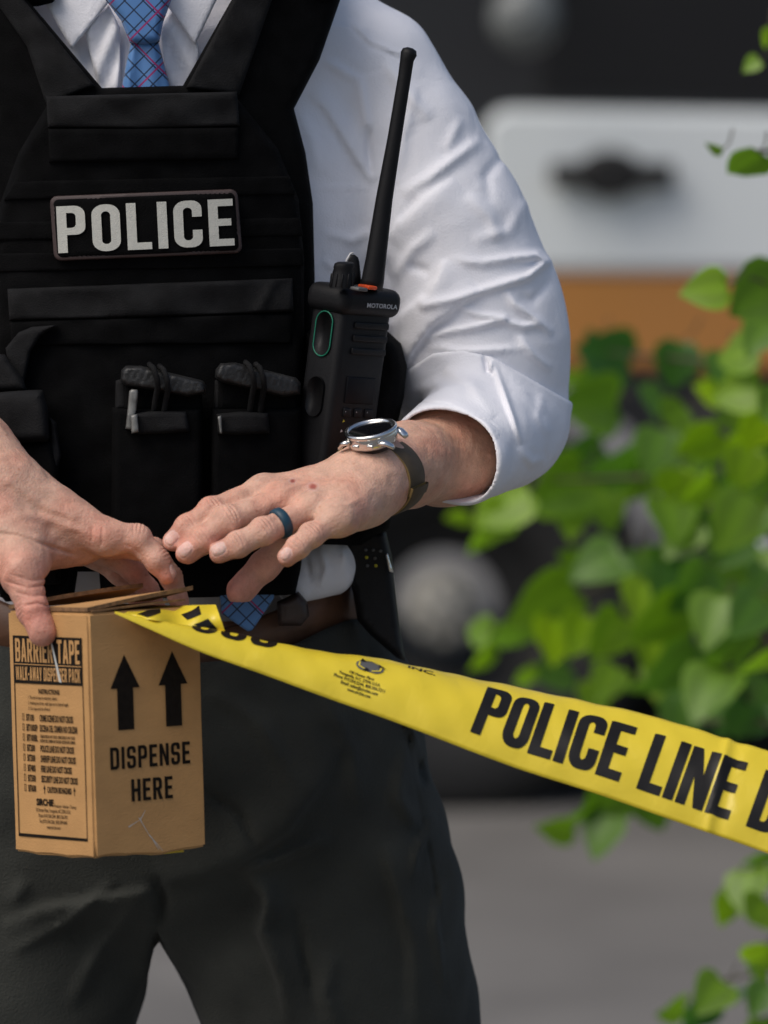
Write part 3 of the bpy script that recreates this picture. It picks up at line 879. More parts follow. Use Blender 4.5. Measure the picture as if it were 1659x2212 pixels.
def left_arm(p):
    palm = None
    for f, rw in zip(LF, (52, 54, 56, 58)):
        q, r = f.J[0]
        c = cone(p, wa + wt * .004, q, rw * sL, r)
        palm = c if palm is None else smin(palm, c, .014)
    hh, hr = PR(782, 1082, -.178, 60)
    palm = smin(palm, cone(p, hh, LF[3].J[0][0], hr, 30 * sL), .018)
    fore = chain(p, [(wa, 64 * sL), PR(872, 1008, -.105, 78), PR(962, 985, -.045, 97), PR(1110, 905, .065, 105)], .02)
    ovl = smin(cone(p, wa - wt * .0065 - np.array(AX) * .012, wa - wt * .006 + np.array(AX) * .06, 60 * sL, 70 * sL),
               cone(p, wa + wt * .0065 - np.array(AX) * .012, wa + wt * .006 + np.array(AX) * .06, 60 * sL, 70 * sL), .01)
    d = smin(smin(fore, ovl, .012), palm, .016)
    # knuckles and tendons on the back of the hand
    for f, k in zip(LF, (.9, 1, 1, .95)):
        q, r = f.J[0]; n = np.array(DL)
        d = smin(d, cone(p, q + n * r * .06, q + n * r * .06, r * .92, r * .92), .010)
        t0 = q + n * r * .60; t1 = wa + (q - wa) * .35 + n * 50 * sL * .68
        d = smin(d, cone(p, t0, t1, .0042, .003), .007)
    d = smin(d, LTH.d(p), .012)
    for f in LF: d = smin(d, f.d(p), .0055)
    # veins
    for pts in ([(640, 1085), (700, 1062), (760, 1058)], [(600, 1062), (665, 1040), (720, 1020)], [(700, 1090), (752, 1090), (800, 1066)]):
        x, y = PX(p); dd, t, s = segdist(x, y, pts)
        d = d - .0007 * np.exp(-(dd / 6) ** 2) * np.sin(np.pi * t) * (p[:, 1] < -.15)
    # hollows between the knuckles
    x, y = PX(p)
    for pts in ([(555, 1085), (625, 1055), (670, 1042)], [(600, 1118), (662, 1075), (710, 1062)], [(665, 1140), (720, 1098), (765, 1088)]):
        dd, t, s = segdist(x, y, pts)
        d = d + .0009 * np.exp(-(dd / 9) ** 2) * (1 - t) * (p[:, 1] < -.15)
    d = d + .0004 * wob(p, 160, 2.0)
    return d
def col_left(p):
    c = np.repeat(SKIN[None], len(p), 0).astype(np.float32)
    x, y = PX(p)
    w = np.clip((x - 860) / 60, 0, 1)[:, None] * .8
    c = c * (1 - w) + TAN * w
    for f in LF: c = f.color(p, c)
    c = LTH.color(p, c)
    w = np.clip((y - 1190) / 30, 0, 1)[:, None] * (x < 640)[:, None] * .6
    c = c * (1 - w) + RED * w
    for f in LF:
        q, r = f.J[0]
        w = np.exp(-(np.linalg.norm(p - q, axis=1) / (r * 1.1)) ** 4)[:, None] * .4
        c = c * (1 - w) + RED * w
    # two small grazes
    for gx, gy, gr in ((676, 1051, 6.5), (632, 1039, 4.2)):
        dd = np.hypot((x - gx) / 1.35, y - gy)
        w = np.exp(-(dd / gr) ** 4)[:, None] * (p[:, 1] < -.15)[:, None]
        rim = np.exp(-((dd - gr * 1.35) / (gr * .35)) ** 2)[:, None] * .6
        c = c * (1 - rim) + V(.62, .42, .36) * rim
        c = c * (1 - w) + V(.34, .10, .08) * w
    return c
va, fa = surface(left_arm, P(340, 1330, -.27) - Vector((0, 0, 0)), P(1260, 780, .115), .00085)
ca = col_left(va)

# ---- right hand (holding the box)
DR = V(0.35, 0.55, 0.75)
RI = Finger([(228, 1160, -.205, 39), (296, 1165, -.205, 30), (340, 1212, -.209, 26), (361, 1241, -.210, 19)], V(.7, -.3, .6))
RM = Finger([(240, 1165, -.18, 38), (330, 1190, -.190, 26), (368, 1246, -.189, 23.5), (389, 1300, -.186, 20)], V(.8, .2, .5), nail=False)
RR = Finger([(225, 1182, -.155, 36), (288, 1232, -.160, 25), (320, 1275, -.158, 22), (338, 1312, -.155, 19)], V(.6, .4, .5), nail=False)
RP = Finger([(205, 1195, -.135, 32), (252, 1237, -.140, 21), (285, 1273, -.138, 19), (300, 1306, -.135, 17)], V(.6, .4, .5), nail=False)
RT = Finger([(35, 1165, -.205, 66), (48, 1240, -.238, 45), (72, 1318, -.2505, 33), (91, 1366, -.2585, 30)], V(-.8, -.2, .1), nail=False)
def right_arm(p):
    w0, r0 = PR(0, 1050, -.185, 74); w1, r1 = PR(-15, 1090, -.15, 62)
    d = None
    for f, a, ra in ((RI, w0, 70), (RM, w0, 60), (RR, w1, 58), (RP, w1, 54)):
        q, r = f.J[0]
        c = cone(p, a, q, ra * sL, r)
        d = c if d is None else smin(d, c, .014)
    fore = chain(p, [(w0, r0), PR(-60, 990, -.16, 90), PR(-170, 900, -.10, 100), PR(-330, 760, .04, 108)], .02)
    d = smin(d, fore, .02)
    fo2 = chain(p, [(w1, r1), PR(-90, 1010, -.12, 80), PR(-330, 760, .04, 100)], .02)
    d = smin(d, fo2, .02)
    # thenar muscle and web
    a, ra = PR(5, 1135, -.205, 66); b, rb = PR(55, 1215, -.225, 50)
    d = smin(d, cone(p, a, b, ra, rb), .012)
    a, ra = PR(60, 1185, -.205, 54); b, rb = PR(170, 1185, -.185, 38)
    d = smin(d, cone(p, a, b, ra, rb), .016)
    d = smin(d, RT.d(p), .010)
    for f in (RI, RM, RR, RP): d = smin(d, f.d(p), .005)
    x, y = PX(p)
    front = (p[:, 1] < -.17)
    for pts, a, w in (([(-20, 1150), (40, 1158), (110, 1182), (168, 1200)], 1.6, 5), ([(10, 1255), (60, 1270), (110, 1262)], .9, 3), ([(20, 1240), (70, 1255), (112, 1246)], .7, 3),
                      ([(28, 1278), (70, 1288), (112, 1284)], .9, 3), ([(50, 1310), (80, 1303), (108, 1310)], 1.2, 3.2), ([(200, 1132), (197, 1175)], .8, 3), ([(222, 1138), (219, 1180)], .8, 3),
                      ([(270, 1175), (298, 1190), (322, 1225)], .7, 4)):
        dd, t, s = segdist(x, y, pts)
        d = d + a * .001 * np.exp(-(dd / w) ** 2) * np.clip(np.minimum(t, 1 - t) * 5 + .2, 0, 1) * front
    for pts in ([(-10, 1075), (50, 1110), (120, 1128), (180, 1150)], [(20, 1040), (90, 1090), (160, 1115)]):
        dd, t, s = segdist(x, y, pts)
        d = d - .0012 * np.exp(-(dd / 9) ** 2) * front
    return d + .0004 * wob(p, 150, 4.0)
def col_right(p):
    c = np.repeat((SKIN * 0.97)[None], len(p), 0).astype(np.float32)
    for f in (RI, RM, RR, RP, RT): c = f.color(p, c)
    x, y = PX(p)
    for cx, cy, r, k in ((75, 1330, 60, .85), (205, 1155, 30, .5), (60, 1270, 50, .35), (310, 1250, 60, .5), (140, 1200, 50, .35), (-10, 1080, 40, .35)):
        w = np.exp(-(np.hypot(x - cx, y - cy) / r) ** 2)[:, None] * k
        c = c * (1 - w) + RED * w
    return c
vb, fb = surface(right_arm, P(-460, 1430, -.31), P(430, 650, .13), .00095)
cb = col_right(vb)

# ---- head, neck and trunk (above the frame or under the clothes)
hz = 1.70
def trunk_sdf(p):
    d = chain(p, [(V(XC, .10, .98), .145), (V(XC, .10, 1.15), .150), (V(XC, .10, 1.36), .160)], .04, sq=((0, 1, 0), 1.45))
    d = smin(d, cone(p, V(XC - .15, .10, 1.40), V(XC + .15, .10, 1.40), .055, .055), .05)
    d = smin(d, cone(p, V(XC, .10, 1.40), V(XC, .075, 1.60), .062, .056), .03)
    d = smin(d, cone(p, V(XC, .09, 1.735), V(XC, .045, 1.69), .088, .078), .03)          # skull
    d = smin(d, cone(p, V(XC, .03, 1.65), V(XC, -.005, 1.585), .062, .03), .03)           # jaw
    d = smin(d, cone(p, V(XC, -.035, 1.70), V(XC, -.062, 1.655), .010, .014), .012)      # nose
    for s in (-1, 1):
        d = smin(d, cone(p, V(XC + s * .088, .07, 1.70), V(XC + s * .084, .065, 1.655), .018, .011), .006)   # ears
        d = smin(d, cone(p, V(XC + s * .015, -.03, 1.715), V(XC + s * .05, -.018, 1.715), .010, .010), .012)  # brows
        d = smax(d, -cone(p, V(XC + s * .024, -.045, 1.692), V(XC + s * .038, -.040, 1.692), .010, .010), .008)
        d = np.minimum(d, cone(p, V(XC + s * .031, -.020, 1.692), V(XC + s * .031, -.020, 1.692), .0125, .0125))
    d = smin(d, cone(p, V(XC - .018, -.034, 1.622), V(XC + .018, -.034, 1.622), .009, .009), .006)
    d = smax(d, -cone(p, V(XC - .022, -.046, 1.622), V(XC + .022, -.046, 1.622), .0025, .0025), .003)
    return d
vt, ft = surface(trunk_sdf, (XC - .23, -.09, .9), (XC + .23, .25, 1.86), .0045)
ct = np.repeat(SKIN[None], len(vt), 0).astype(np.float32)
e = np.minimum(np.linalg.norm(vt - V(XC + .031, -.030, 1.692), axis=1), np.linalg.norm(vt - V(XC - .031, -.030, 1.692), axis=1))
ct[e < .006] = (.06, .04, .03)
ct[(np.abs(vt[:, 2] - 1.622) < .008) & (vt[:, 1] < -.03) & (np.abs(vt[:, 0] - XC) < .025)] = (.42, .18, .15)
ca = np.clip(ca, 0, 1); cb = np.clip(cb, 0, 1)
mk('body', np.concatenate([va, vb, vt]), np.concatenate([fa, fb + len(va), ft + len(va) + len(vb)]), 'skin', person, vcol=np.concatenate([ca, cb, ct]))
def hair_sdf(p):
    d = cone(p, V(XC, .098, 1.745), V(XC, .06, 1.72), .096, .080)
    d = smax(d, -(p[:, 2] - (1.735 - .55 * (p[:, 1] - .0))), .01)
    return d + .002 * wob(p, 120, 1)
vh, fh = surface(hair_sdf, (XC - .13, -.08, 1.55), (XC + .13, .23, 1.88), .005)
mk('hair', vh, fh, 'hair', person)

# ---- shirt
zz = lambda y: P(322, y, 0).z
SLEEVE = [PR(812, 150, .08, 118), PR(888, 300, .075, 129), PR(957, 500, .068, 168), PR(1024, 680, .062, 174), PR(1044, 800, .058, 172), PR(1082, 895, .055, 128)]
R_SLEEVE = [PR(-175, 150, .08, 118), PR(-260, 300, .075, 137), PR(-330, 500, .07, 165), PR(-380, 700, .05, 170), PR(-370, 790, .02, 150), PR(-300, 830, -.02, 120)]
SF = [  # ridges and creases of the left sleeve and chest
 ([(832, 712), (880, 672), (925, 640), (948, 600), (962, 560)], 5.5, 13, 1), ([(965, 560), (1040, 568), (1110, 557), (1160, 552), (1180, 566), (1140, 598), (1060, 622), (985, 645), (915, 660), (900, 640)], 5.0, 11),
 ([(1035, 628), (985, 660), (925, 705), (888, 755), (868, 800)], 6.0, 13, 1), ([(990, 664), (1040, 682), (1090, 688), (1030, 705), (960, 718), (915, 735)], 4.0, 9),
 ([(1092, 628), (1115, 660), (1160, 690), (1195, 722)], 4.0, 10), ([(1170, 700), (1130, 705), (1075, 690)], 3.5, 9), ([(925, 748), (990, 760), (1060, 757), (1135, 752)], 3.5, 10),
 ([(1120, 725), (1150, 765), (1190, 800)], 3.5, 10), ([(1040, 300), (985, 340), (925, 385), (868, 420)], 4.0, 14), ([(985, 388), (930, 425), (865, 480), (838, 520)], 4.5, 14, -1),
 ([(900, 425), (860, 480)], -2.5, 10), ([(1010, 420), (1060, 470), (1080, 520)], 2.5, 16), ([(940, 500), (890, 540), (850, 600)], 3.0, 14),
 ([(665, 195), (705, 235), (745, 300), (775, 350), (805, 395)], 3.6, 11, -1), ([(775, 160), (783, 220), (795, 290)], 3.2, 12), ([(797, 270), (796, 330), (803, 380)], -3.4, 10),
 ([(700, 130), (735, 150), (770, 175)], 2.0, 12), ([(640, 230), (675, 300), (690, 380)], 2.5, 18), ([(757, 45), (800, 90), (860, 115), (905, 118)], 1.0, 5), ([(752, 52), (796, 98), (858, 124), (905, 126)], -1.0, 5),
 ([(830, 130), (880, 200), (930, 260)], 3.0, 16), ([(900, 180), (870, 300), (850, 400)], 3.0, 14), ([(1090, 330), (1050, 380), (1060, 440)], -2.2, 14), ([(1000, 250), (960, 330)], 2.2, 14),
 ([(1140, 430), (1100, 500), (1020, 520)], 2.2, 16), ([(830, 560), (850, 620), (845, 700)], -3, 14), ([(1190, 600), (1150, 650), (1120, 640)], -2.5, 12), ([(880, 570), (930, 590)], -2.5, 12),
 ([(655, 408), (805, 403)], 0.8, 2.5), ([(690, 500), (760, 520), (800, 500)], 1.8, 12), ([(695, 560), (740, 590)], 1.6, 10),
 ([(690, 1180), (705, 1230), (690, 1270)], 3.0, 9), ([(740, 1180), (745, 1220)], 2.5, 8), ([(660, 1200), (672, 1260)], -3, 7),
]
def sleeve_base(p): return chain(p, SLEEVE, .03)
def shirt_sdf(p):
    tor = chain(p, [(V(XC, TY, zz(1330)), .160), (V(XC, TY, zz(900)), .180), (V(XC, TY, zz(350)), .178), (V(XC, TY, zz(60)), .150), (V(XC, TY, zz(-60)), .085)], .03, sq=((0, 1, 0), 1.50))
    sh = smin(cone(p, *[q for q in (PR(420, -55, .11, 1)[0], PR(812, 150, .08, 1)[0])], 100 * .000355, 116 * .000355),
              cone(p, PR(224, -55, .11, 1)[0], PR(-175, 150, .08, 1)[0], 100 * .000355, 116 * .000355), .03)
    d = smin(tor, sh, .05)
    sl = smin(sleeve_base(p), chain(p, R_SLEEVE, .03), .01)
    d = smin(d, sl, .022)
    b1, r1 = PR(700, 1222, -.005, 74); b2, r2 = PR(640, 1262, -.02, 45)
    d = smin(d, cone(p, b1, b2, r1, r2), .02)
    # neck opening
    front = np.clip((.11 - p[:, 1]) / .05, 0, 1)
    d = d - 1.15 * folds(p, SF) * front - .0012 * wob(p, 24, .5) - .0005 * wob(p, 55, 2.5)
    d = smax(d, -cone(p, V(XC, .085, 1.47), V(XC, .07, 1.62), .060, .066), .004)
    # right sleeve ends rolled above the elbow
    return d
vs_, fs_ = surface(shirt_sdf, P(-620, 1420, -.20), P(1290, -260, .28), .0026)
shirt = mk('shirt', vs_, fs_, 'shirt', person)

CT = ([(820, 868), (880, 800), (935, 764), (1000, 755), (1062, 770), (1140, 815), (1222, 862), (1300, 895)])
cax, cay = np.array([a for a, b in CT], float), np.array([b for a, b in CT], float)
Cc = np.array(P(965, 990, -.085), np.float32); axn = -unit(np.array(AX))
CF = [([(1062, 772), (1090, 850), (1110, 905), (1128, 960)], 4.0, 8), ([(1045, 765), (1052, 800), (1065, 812)], -4, 6), ([(1062, 778), (1056, 812)], 2.5, 5), ([(960, 800), (1020, 830), (1070, 900)], 2.2, 16),
      ([(880, 850), (940, 830), (1000, 840)], 1.6, 14), ([(1170, 850), (1165, 900), (1185, 940)], 1.6, 12), ([(855, 885), (905, 868), (965, 872), (1060, 912), (1118, 965)], -0.7, 2.2), ([(1120, 965), (1150, 1000), (1180, 990)], 1.8, 12)]
def tube_sdf(p, s):
    a = cone(p, PR(932, 988, -.085, 1)[0], PR(1045, 905, .0, 1)[0], (104 - s) * sL, (124 - s) * sL)
    b = cone(p, PR(1000, 990, -.085, 1)[0], PR(1100, 910, .03, 1)[0], (104 - s) * sL, (124 - s) * sL)
    c = cone(p, PR(1055, 960, -.045, 1)[0], PR(1105, 950, .02, 1)[0], (103 - s) * sL, (104 - s) * sL)
    return smin(smin(a, b, .012), c, .012)
def cuff_sdf(p):
    x, y = PX(p)
    base = smin(sleeve_base(p) - .0032, tube_sdf(p, 0), .016) - folds(p, CF) * np.clip((.09 - p[:, 1]) / .04, 0, 1) - .0008 * wob(p, 60, 3.1)
    top = (np.interp(x, cax, cay) - y) * sL
    d = smax(base, top, .003)
    rim = (p - Cc) @ axn - .0035 * np.sin(np.arctan2(y - 990, x - 965) * 2 + 1)
    d = smax(d, rim, .003)
    inner = np.maximum(tube_sdf(p, 9), -(rim + .075))
    return smax(d, -inner, .002)
vc_, fc_ = surface(cuff_sdf, P(780, 1150, -.14), P(1280, 720, .20), .0016)
mk('rolled_cuff', vc_, fc_, 'shirt', shirt)

# collar, placket
mb = MB(); panel(mb, [(60, -45), (96, 5), (155, 107), (238, 2), (275, -45)], -.012, .005, 'shirt', 6, 10); mb.build('collar', shirt)
mb = MB(); panel(mb, [(310, -45), (352, 0), (422, 97), (468, 0), (485, -45)], -.012, .005, 'shirt', 6, 10); mb.build('collar', shirt)
mb = MB(); panel(mb, [(180, 60), (235, 10), (260, 60), (262, 200), (215, 200)], -.020, .006, 'shirt', 8, 12, extra=lambda x, y: .003 * math.sin(x * .12 + y * .05))
panel(mb, [(345, 60), (380, 10), (430, 100), (430, 200), (360, 200)], -.020, .006, 'shirt', 8, 12, extra=lambda x, y: .003 * math.sin(x * .1 - y * .06)); mb.build('placket', shirt)

# tie
tie = MB()
panel(tie, [(222, -40), (228, 0), (262, 45), (281, 93), (312, 97), (344, 91), (352, 50), (370, 0), (374, -40)], -.002, .014, 'tie', 16, 9)
panel(tie, [(284, 90), (342, 90), (350, 120), (375, 215), (372, 300), (262, 300), (258, 215), (274, 130)], -.006, .009, 'tie', 12, 10, extra=lambda x, y: .0015 * math.sin((x - 316) * .12))
to = tie.build('tie', person)
tie2 = MB()
pl = lambda Y0: (lambda x, y, off: P(x, y, Y0 - off))
panel(tie2, [(470, 1240), (592, 1240), (592, 1292), (545, 1362), (535, 1364), (478, 1325)], 0, .004, 'tie', 5, 10, base=pl(-.05)); tie2.build('tie_tip', to)

# ---- trousers
TF = [([(340, 1905), (430, 1890), (520, 1860), (620, 1790), (690, 1690), (740, 1600)], 7, 22, -1), ([(0, 2002), (90, 1965), (195, 1948), (300, 1930), (338, 1922)], 6, 16, 1), ([(514, 1884), (600, 1858), (716, 1806)], 6, 14),
      ([(827, 1818), (860, 1930), (892, 2045), (898, 2212)], 6, 18, -1), ([(525, 1880), (570, 1930), (575, 1960), (560, 2010), (605, 2120), (620, 2212)], 10, 14, -1), ([(880, 1600), (860, 1720), (900, 1790)], 5, 18),
      ([(450, 1480), (560, 1560), (640, 1700)], 4, 22), ([(700, 1500), (760, 1620), (780, 1760)], 4, 24), ([(300, 1950), (220, 2040), (150, 2180)], 4, 20), ([(960, 1900), (940, 2000), (965, 2150)], 4, 14),
      ([(340, 1890), (350, 1940), (345, 2000)], -5, 14), ([(770, 1420), (850, 1480), (915, 1640)], 4, 10), ([(430, 1700), (520, 1760), (560, 1840)], -4, 12), ([(640, 1960), (655, 2060), (690, 2200)], -4, 12), ([(940, 1760), (900, 1840), (890, 1900)], 4, 10), ([(250, 1900), (150, 1990), (20, 2060)], 4, 12), ([(905, 1640), (914, 1700)], -4, 8), ([(790, 1400), (838, 1480), (880, 1590), (893, 1680)], -2.2, 4), ([(893, 1680), (925, 1830), (955, 2000), (972, 2212)], -1.6, 4), ([(720, 2060), (700, 2150), (740, 2230)], 4, 22), ([(60, 1900), (20, 1960)], 3, 20)]
tcx = np.array([-400, 0, 300, 520, 640, 700, 760, 900], float); tcy = np.array([1330, 1395, 1440, 1425, 1390, 1360, 1335, 1320], float)
def trousers_sdf(p):
    sq = ((0, 1, 0), 1.22)
    hip = chain(p, [PR(335, 1340, .085, 440), PR(350, 1530, .085, 500), PR(420, 1640, .085, 440)], .04, sq)
    L1 = chain(p, [PR(600, 1560, .085, 285), PR(655, 1850, .075, 300), PR(686, 2030, .07, 299), PR(728, 2212, .07, 290), PR(770, 2700, .08, 215), PR(800, 3500, .10, 170), PR(810, 4230, .10, 160)], .03, sq)
    L2 = chain(p, [PR(110, 1560, .085, 300), PR(70, 1850, .075, 300), PR(58, 2010, .07, 272), PR(15, 2212, .07, 272), PR(-40, 2700, .08, 215), PR(-90, 3500, .10, 170), PR(-110, 4230, .10, 160)], .03, sq)
    d = smin(smin(hip, L1, .03), smin(hip, L2, .03), .02)
    x, y = PX(p)
    gl = np.interp(y, [2008, 2072, 2150, 2212, 4400], [336, 319, 307, 290, 60]); gr = np.interp(y, [2008, 2104, 2212, 4400], [336, 391, 440, 640])
    gap = np.minimum(np.minimum(x - gl, gr - x), y - 2008) * sL
    d = smax(d, gap, .006)
    front = np.clip((.13 - p[:, 1]) / .06, 0, 1)
    d = d - 1.7 * folds(p, TF) * front - .0042 * wob(p, 15, 1.2) - .0018 * wob(p, 38, 3.3)
    d = smax(d, (np.interp(x, tcx, tcy) - y) * sL, .004)
    return d
lo = P(-560, 4400, .08); hi = P(1200, 1250, .08)
vq, fq = surface(trousers_sdf, (lo.x, -.14, .06), (hi.x, .30, hi.z), .0042)
tr = mk('trousers', vq, fq, 'trousers', person)
bs = MB()
def belt_y(s): c = math.sqrt(max(0, 1 - s * s)); return 1290 + 140 * c ** 3
vsb, fsb = [], []
NB = 96
for i in range(NB):
    a = 2 * math.pi * i / NB
    s, c = math.sin(a), math.cos(a)
    x = XC + .170 * s; Y = TY - .022 - (.117) * c
    py = belt_y(s) if c > 0 else 1290
    zc = P(322, py, Y).z
    for (dz, dr) in ((-.018, 0), (-.016, .003), (.016, .003), (.018, 0), (.014, -.003), (-.014, -.003)):
        vsb.append((x + s * dr, Y - c * dr, zc + dz))
for i in range(NB):
    for j in range(6):
        a = i * 6 + j; b = i * 6 + (j + 1) % 6; c = ((i + 1) % NB) * 6
        fsb.append((a, b, c + (j + 1) % 6, c + j))
bs.add(vsb, fsb, 'belt')
belt = bs.build('belt', person)
mb = MB(); panel(mb, [(598, 1300), (645, 1278), (664, 1300), (668, 1330), (650, 1352), (602, 1352)], 0, .016, 'beltdark', 14, 9, base=pl(-.035)); mb.build('belt_keeper', belt)
for s, x0, x1 in ((0, 810, 850), (1, -110, -150)):
    sh = MB()
    c = P(x0, 4300, .1); c.z = 0
    def shoe(p, cx=c.x):
        d = chain(p, [(V(cx, .17, .05), .040), (V(cx, .05, .05), .044), (V(cx, -.04, .035), .046), (V(cx, -.09, .03), .034)], .02, sq=((0, 0, 1), 1.0))
        d = smin(d, cone(p, V(cx, .12, .07), V(cx, .11, .12), .045, .045), .02)
        return smax(d, -(p[:, 2] - .004), .004)
    vz, fz = surface(shoe, (c.x - .08, -.17, -.01), (c.x + .08, .25, .20), .004)
    mk('shoe', vz, fz, 'shoe', person)

# ---- body armour
vest = MB()
panel(vest, [(20, -70), (60, 0), (220, 190), (395, 185), (500, 0), (540, -70), (765, -70), (735, 0), (690, 130), (635, 235), (660, 330), (676, 440), (680, 600), (676, 760), (668, 1000), (650, 1230), (640, 1285),
             (380, 1292), (218, 1290), (214, 1235), (168, 1235), (160, 1290), (12, 1300), (-30, 1250), (-45, 600), (-35, 440), (-10, 240), (-60, 130), (-110, 0), (-150, -70)], 0.0, .020, 'vest', 14, 16)
# the panel on the back and the straps over the shoulders
vb_, fb_ = [], []
for i in range(17):
    for j in range(13):
        x = XC + (i / 16 - .5) * .30; z = 1.08 + j / 12 * .40
        k = min(abs(x - XC) / .2, .99)
        vb_.append((x, .10 + .145 * math.sqrt(1 - k * k) + .01, z)); 
for i in range(16):
    for j in range(12):
        a = i * 13 + j; fb_.append((a, a + 13, a + 14, a + 1))
vn = len(vb_); vb2 = vb_ + [(x, y + .018, z) for x, y, z in vb_]
vest.add(vb2, fb_ + [tuple(vn + q for q in f[::-1]) for f in fb_], 'vest')
for s in (-1, 1):
    pts = [Vector((XC + s * .105, -.03, 1.50)), Vector((XC + s * .10, .02, 1.545)), Vector((XC + s * .10, .09, 1.555)), Vector((XC + s * .10, .17, 1.53)), Vector((XC + s * .10, .24, 1.46))]
    vest.tube(pts, [.038] * 5, 'vest', 14, flat=.28, up=Vector((0, -.3, 1)))
armour = vest.build('body_armour', person)
def sub(name, *ps, **kw):
    mb = MB()
    for a in ps: panel(mb, *a[0], **a[1])
    return mb.build(name, armour, **kw)
cloth = lambda s: (lambda x, y: .0012 * math.sin(x * .035 + s) * math.sin(y * .06 + s * 2))
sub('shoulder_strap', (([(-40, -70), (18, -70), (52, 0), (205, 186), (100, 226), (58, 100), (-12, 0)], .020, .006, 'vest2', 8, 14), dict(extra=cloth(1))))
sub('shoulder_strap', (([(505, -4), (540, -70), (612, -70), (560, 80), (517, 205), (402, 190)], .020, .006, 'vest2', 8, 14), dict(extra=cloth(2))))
sub('plate_bag', (([(105, 222), (512, 212), (600, 320), (645, 430), (657, 560), (657, 1185), (-14, 1190), (-14, 560), (0, 440), (40, 330)], .018, .020, 'vest', 16, 16), dict(extra=cloth(3))))
sub('webbing', (([(-8, 480), (648, 470), (655, 510), (-12, 520)], .037, .003, 'vest', 3, 12), {}), (([(-8, 548), (654, 536), (657, 575), (-12, 588)], .037, .003, 'vest', 3, 12), {}), (([(30, 392), (625, 380), (640, 420), (8, 432)], .037, .003, 'vest', 3, 12), {}))
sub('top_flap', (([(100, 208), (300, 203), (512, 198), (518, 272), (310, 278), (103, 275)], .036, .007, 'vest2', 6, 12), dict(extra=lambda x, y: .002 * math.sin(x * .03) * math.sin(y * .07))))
sub('placard', (([(104, 277), (516, 274), (516, 345), (106, 352)], .035, .008, 'vest', 6, 12), {}))
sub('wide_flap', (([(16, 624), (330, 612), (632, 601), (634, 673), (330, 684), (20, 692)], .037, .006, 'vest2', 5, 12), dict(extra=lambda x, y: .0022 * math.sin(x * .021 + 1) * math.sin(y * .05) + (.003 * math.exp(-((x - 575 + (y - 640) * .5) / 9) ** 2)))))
sub('wide_flap', (([(22, 694), (632, 676), (630, 742), (24, 747)], .037, .0045, 'vest', 5, 12), dict(extra=cloth(5))))
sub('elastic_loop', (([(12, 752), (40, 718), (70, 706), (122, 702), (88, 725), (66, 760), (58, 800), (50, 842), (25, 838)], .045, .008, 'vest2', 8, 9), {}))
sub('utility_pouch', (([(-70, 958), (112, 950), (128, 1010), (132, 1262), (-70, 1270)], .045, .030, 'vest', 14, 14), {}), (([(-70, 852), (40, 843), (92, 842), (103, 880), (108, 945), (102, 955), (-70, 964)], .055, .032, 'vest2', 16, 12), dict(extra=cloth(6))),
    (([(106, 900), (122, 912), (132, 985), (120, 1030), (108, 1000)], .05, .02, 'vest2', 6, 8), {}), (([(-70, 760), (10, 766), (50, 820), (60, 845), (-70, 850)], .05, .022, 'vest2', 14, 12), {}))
for dx, lid in ((0, [(290, 892), (330, 888), (402, 889), (410, 932), (350, 937), (290, 938)]), (1, [(468, 894), (520, 889), (579, 892), (583, 936), (520, 939), (470, 938)])):
    x0 = 242 if dx == 0 else 456
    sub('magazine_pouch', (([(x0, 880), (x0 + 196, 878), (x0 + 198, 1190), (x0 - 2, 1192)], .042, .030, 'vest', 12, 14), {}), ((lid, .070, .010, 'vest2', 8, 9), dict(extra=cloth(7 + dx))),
        (([(x0 + 8, 822), (x0 + 30, 816), (x0 + 34, 884), (x0 + 6, 886)], .05, .012, 'vest2', 6, 9), {}))
    m_ = [(262, 800), (272, 790), (305, 790), (438, 822), (446, 834), (444, 850), (405, 857), (272, 834), (260, 822)] if dx == 0 else [(466, 798), (476, 785), (508, 783), (640, 816), (650, 828), (649, 852), (612, 858), (478, 826), (464, 815)]
    lowr = [(a, b + 12) for a, b in m_]
    mg = MB()
    panel(mg, m_, .058, .022, 'magplastic', 7, 7, extra=lambda x, y: .0008 * (math.sin(x * 1.3) * math.sin(y * 1.1)))
    panel(mg, [(m_[8][0] + 4, m_[8][1]), (m_[6][0] + 30, m_[6][1] - 12), (m_[6][0] + 34, 890), (m_[8][0] + 4, 890)], .045, .02, 'vest', 8, 10)
    mg.build('magazine', armour)
    bc = MB()
    bx = 333 if dx == 0 else 541
    for q in (0, 22):
        t = (q + (bx - m_[0][0])) / 185.0
        y0 = m_[1][1] + t * 34
        pp = [on_chest(bx + q - 10, y0 - 16, .070), on_chest(bx + q - 2, y0 - 8, .090), on_chest(bx + q + 6, y0 + 14, .092), on_chest(bx + q + 8, y0 + 34, .084), on_chest(bx + q + 2, y0 + 62, .074), on_chest(bx + q - 2, y0 + 95, .073)]
        bc.tube(pp, .0022, 'vest2', 8)
    bc.build('bungee_cord', armour)
for cl in (([(279, 845), (284, 840), (297, 841), (299, 847), (295, 885), (285, 930), (271, 926), (276, 880)], .074, .006, 'steelgrey', 3, 6), ([(282, 897), (297, 894), (300, 933), (284, 937)], .083, .004, 'steelgrey', 3, 6), ([(470, 900), (478, 897), (480, 936), (475, 937)], .083, .004, 'steelgrey', 2, 5)): sub('metal_clip', (cl, {}))
sub('front_flap', (([(-14, 1192), (655, 1188), (638, 1284), (222, 1288), (216, 1232), (166, 1232), (158, 1286), (0, 1290)], .018, .022, 'vest', 12, 14), {}))
for (ax_, ay_) in ((0, 0), (208, -2)): pass
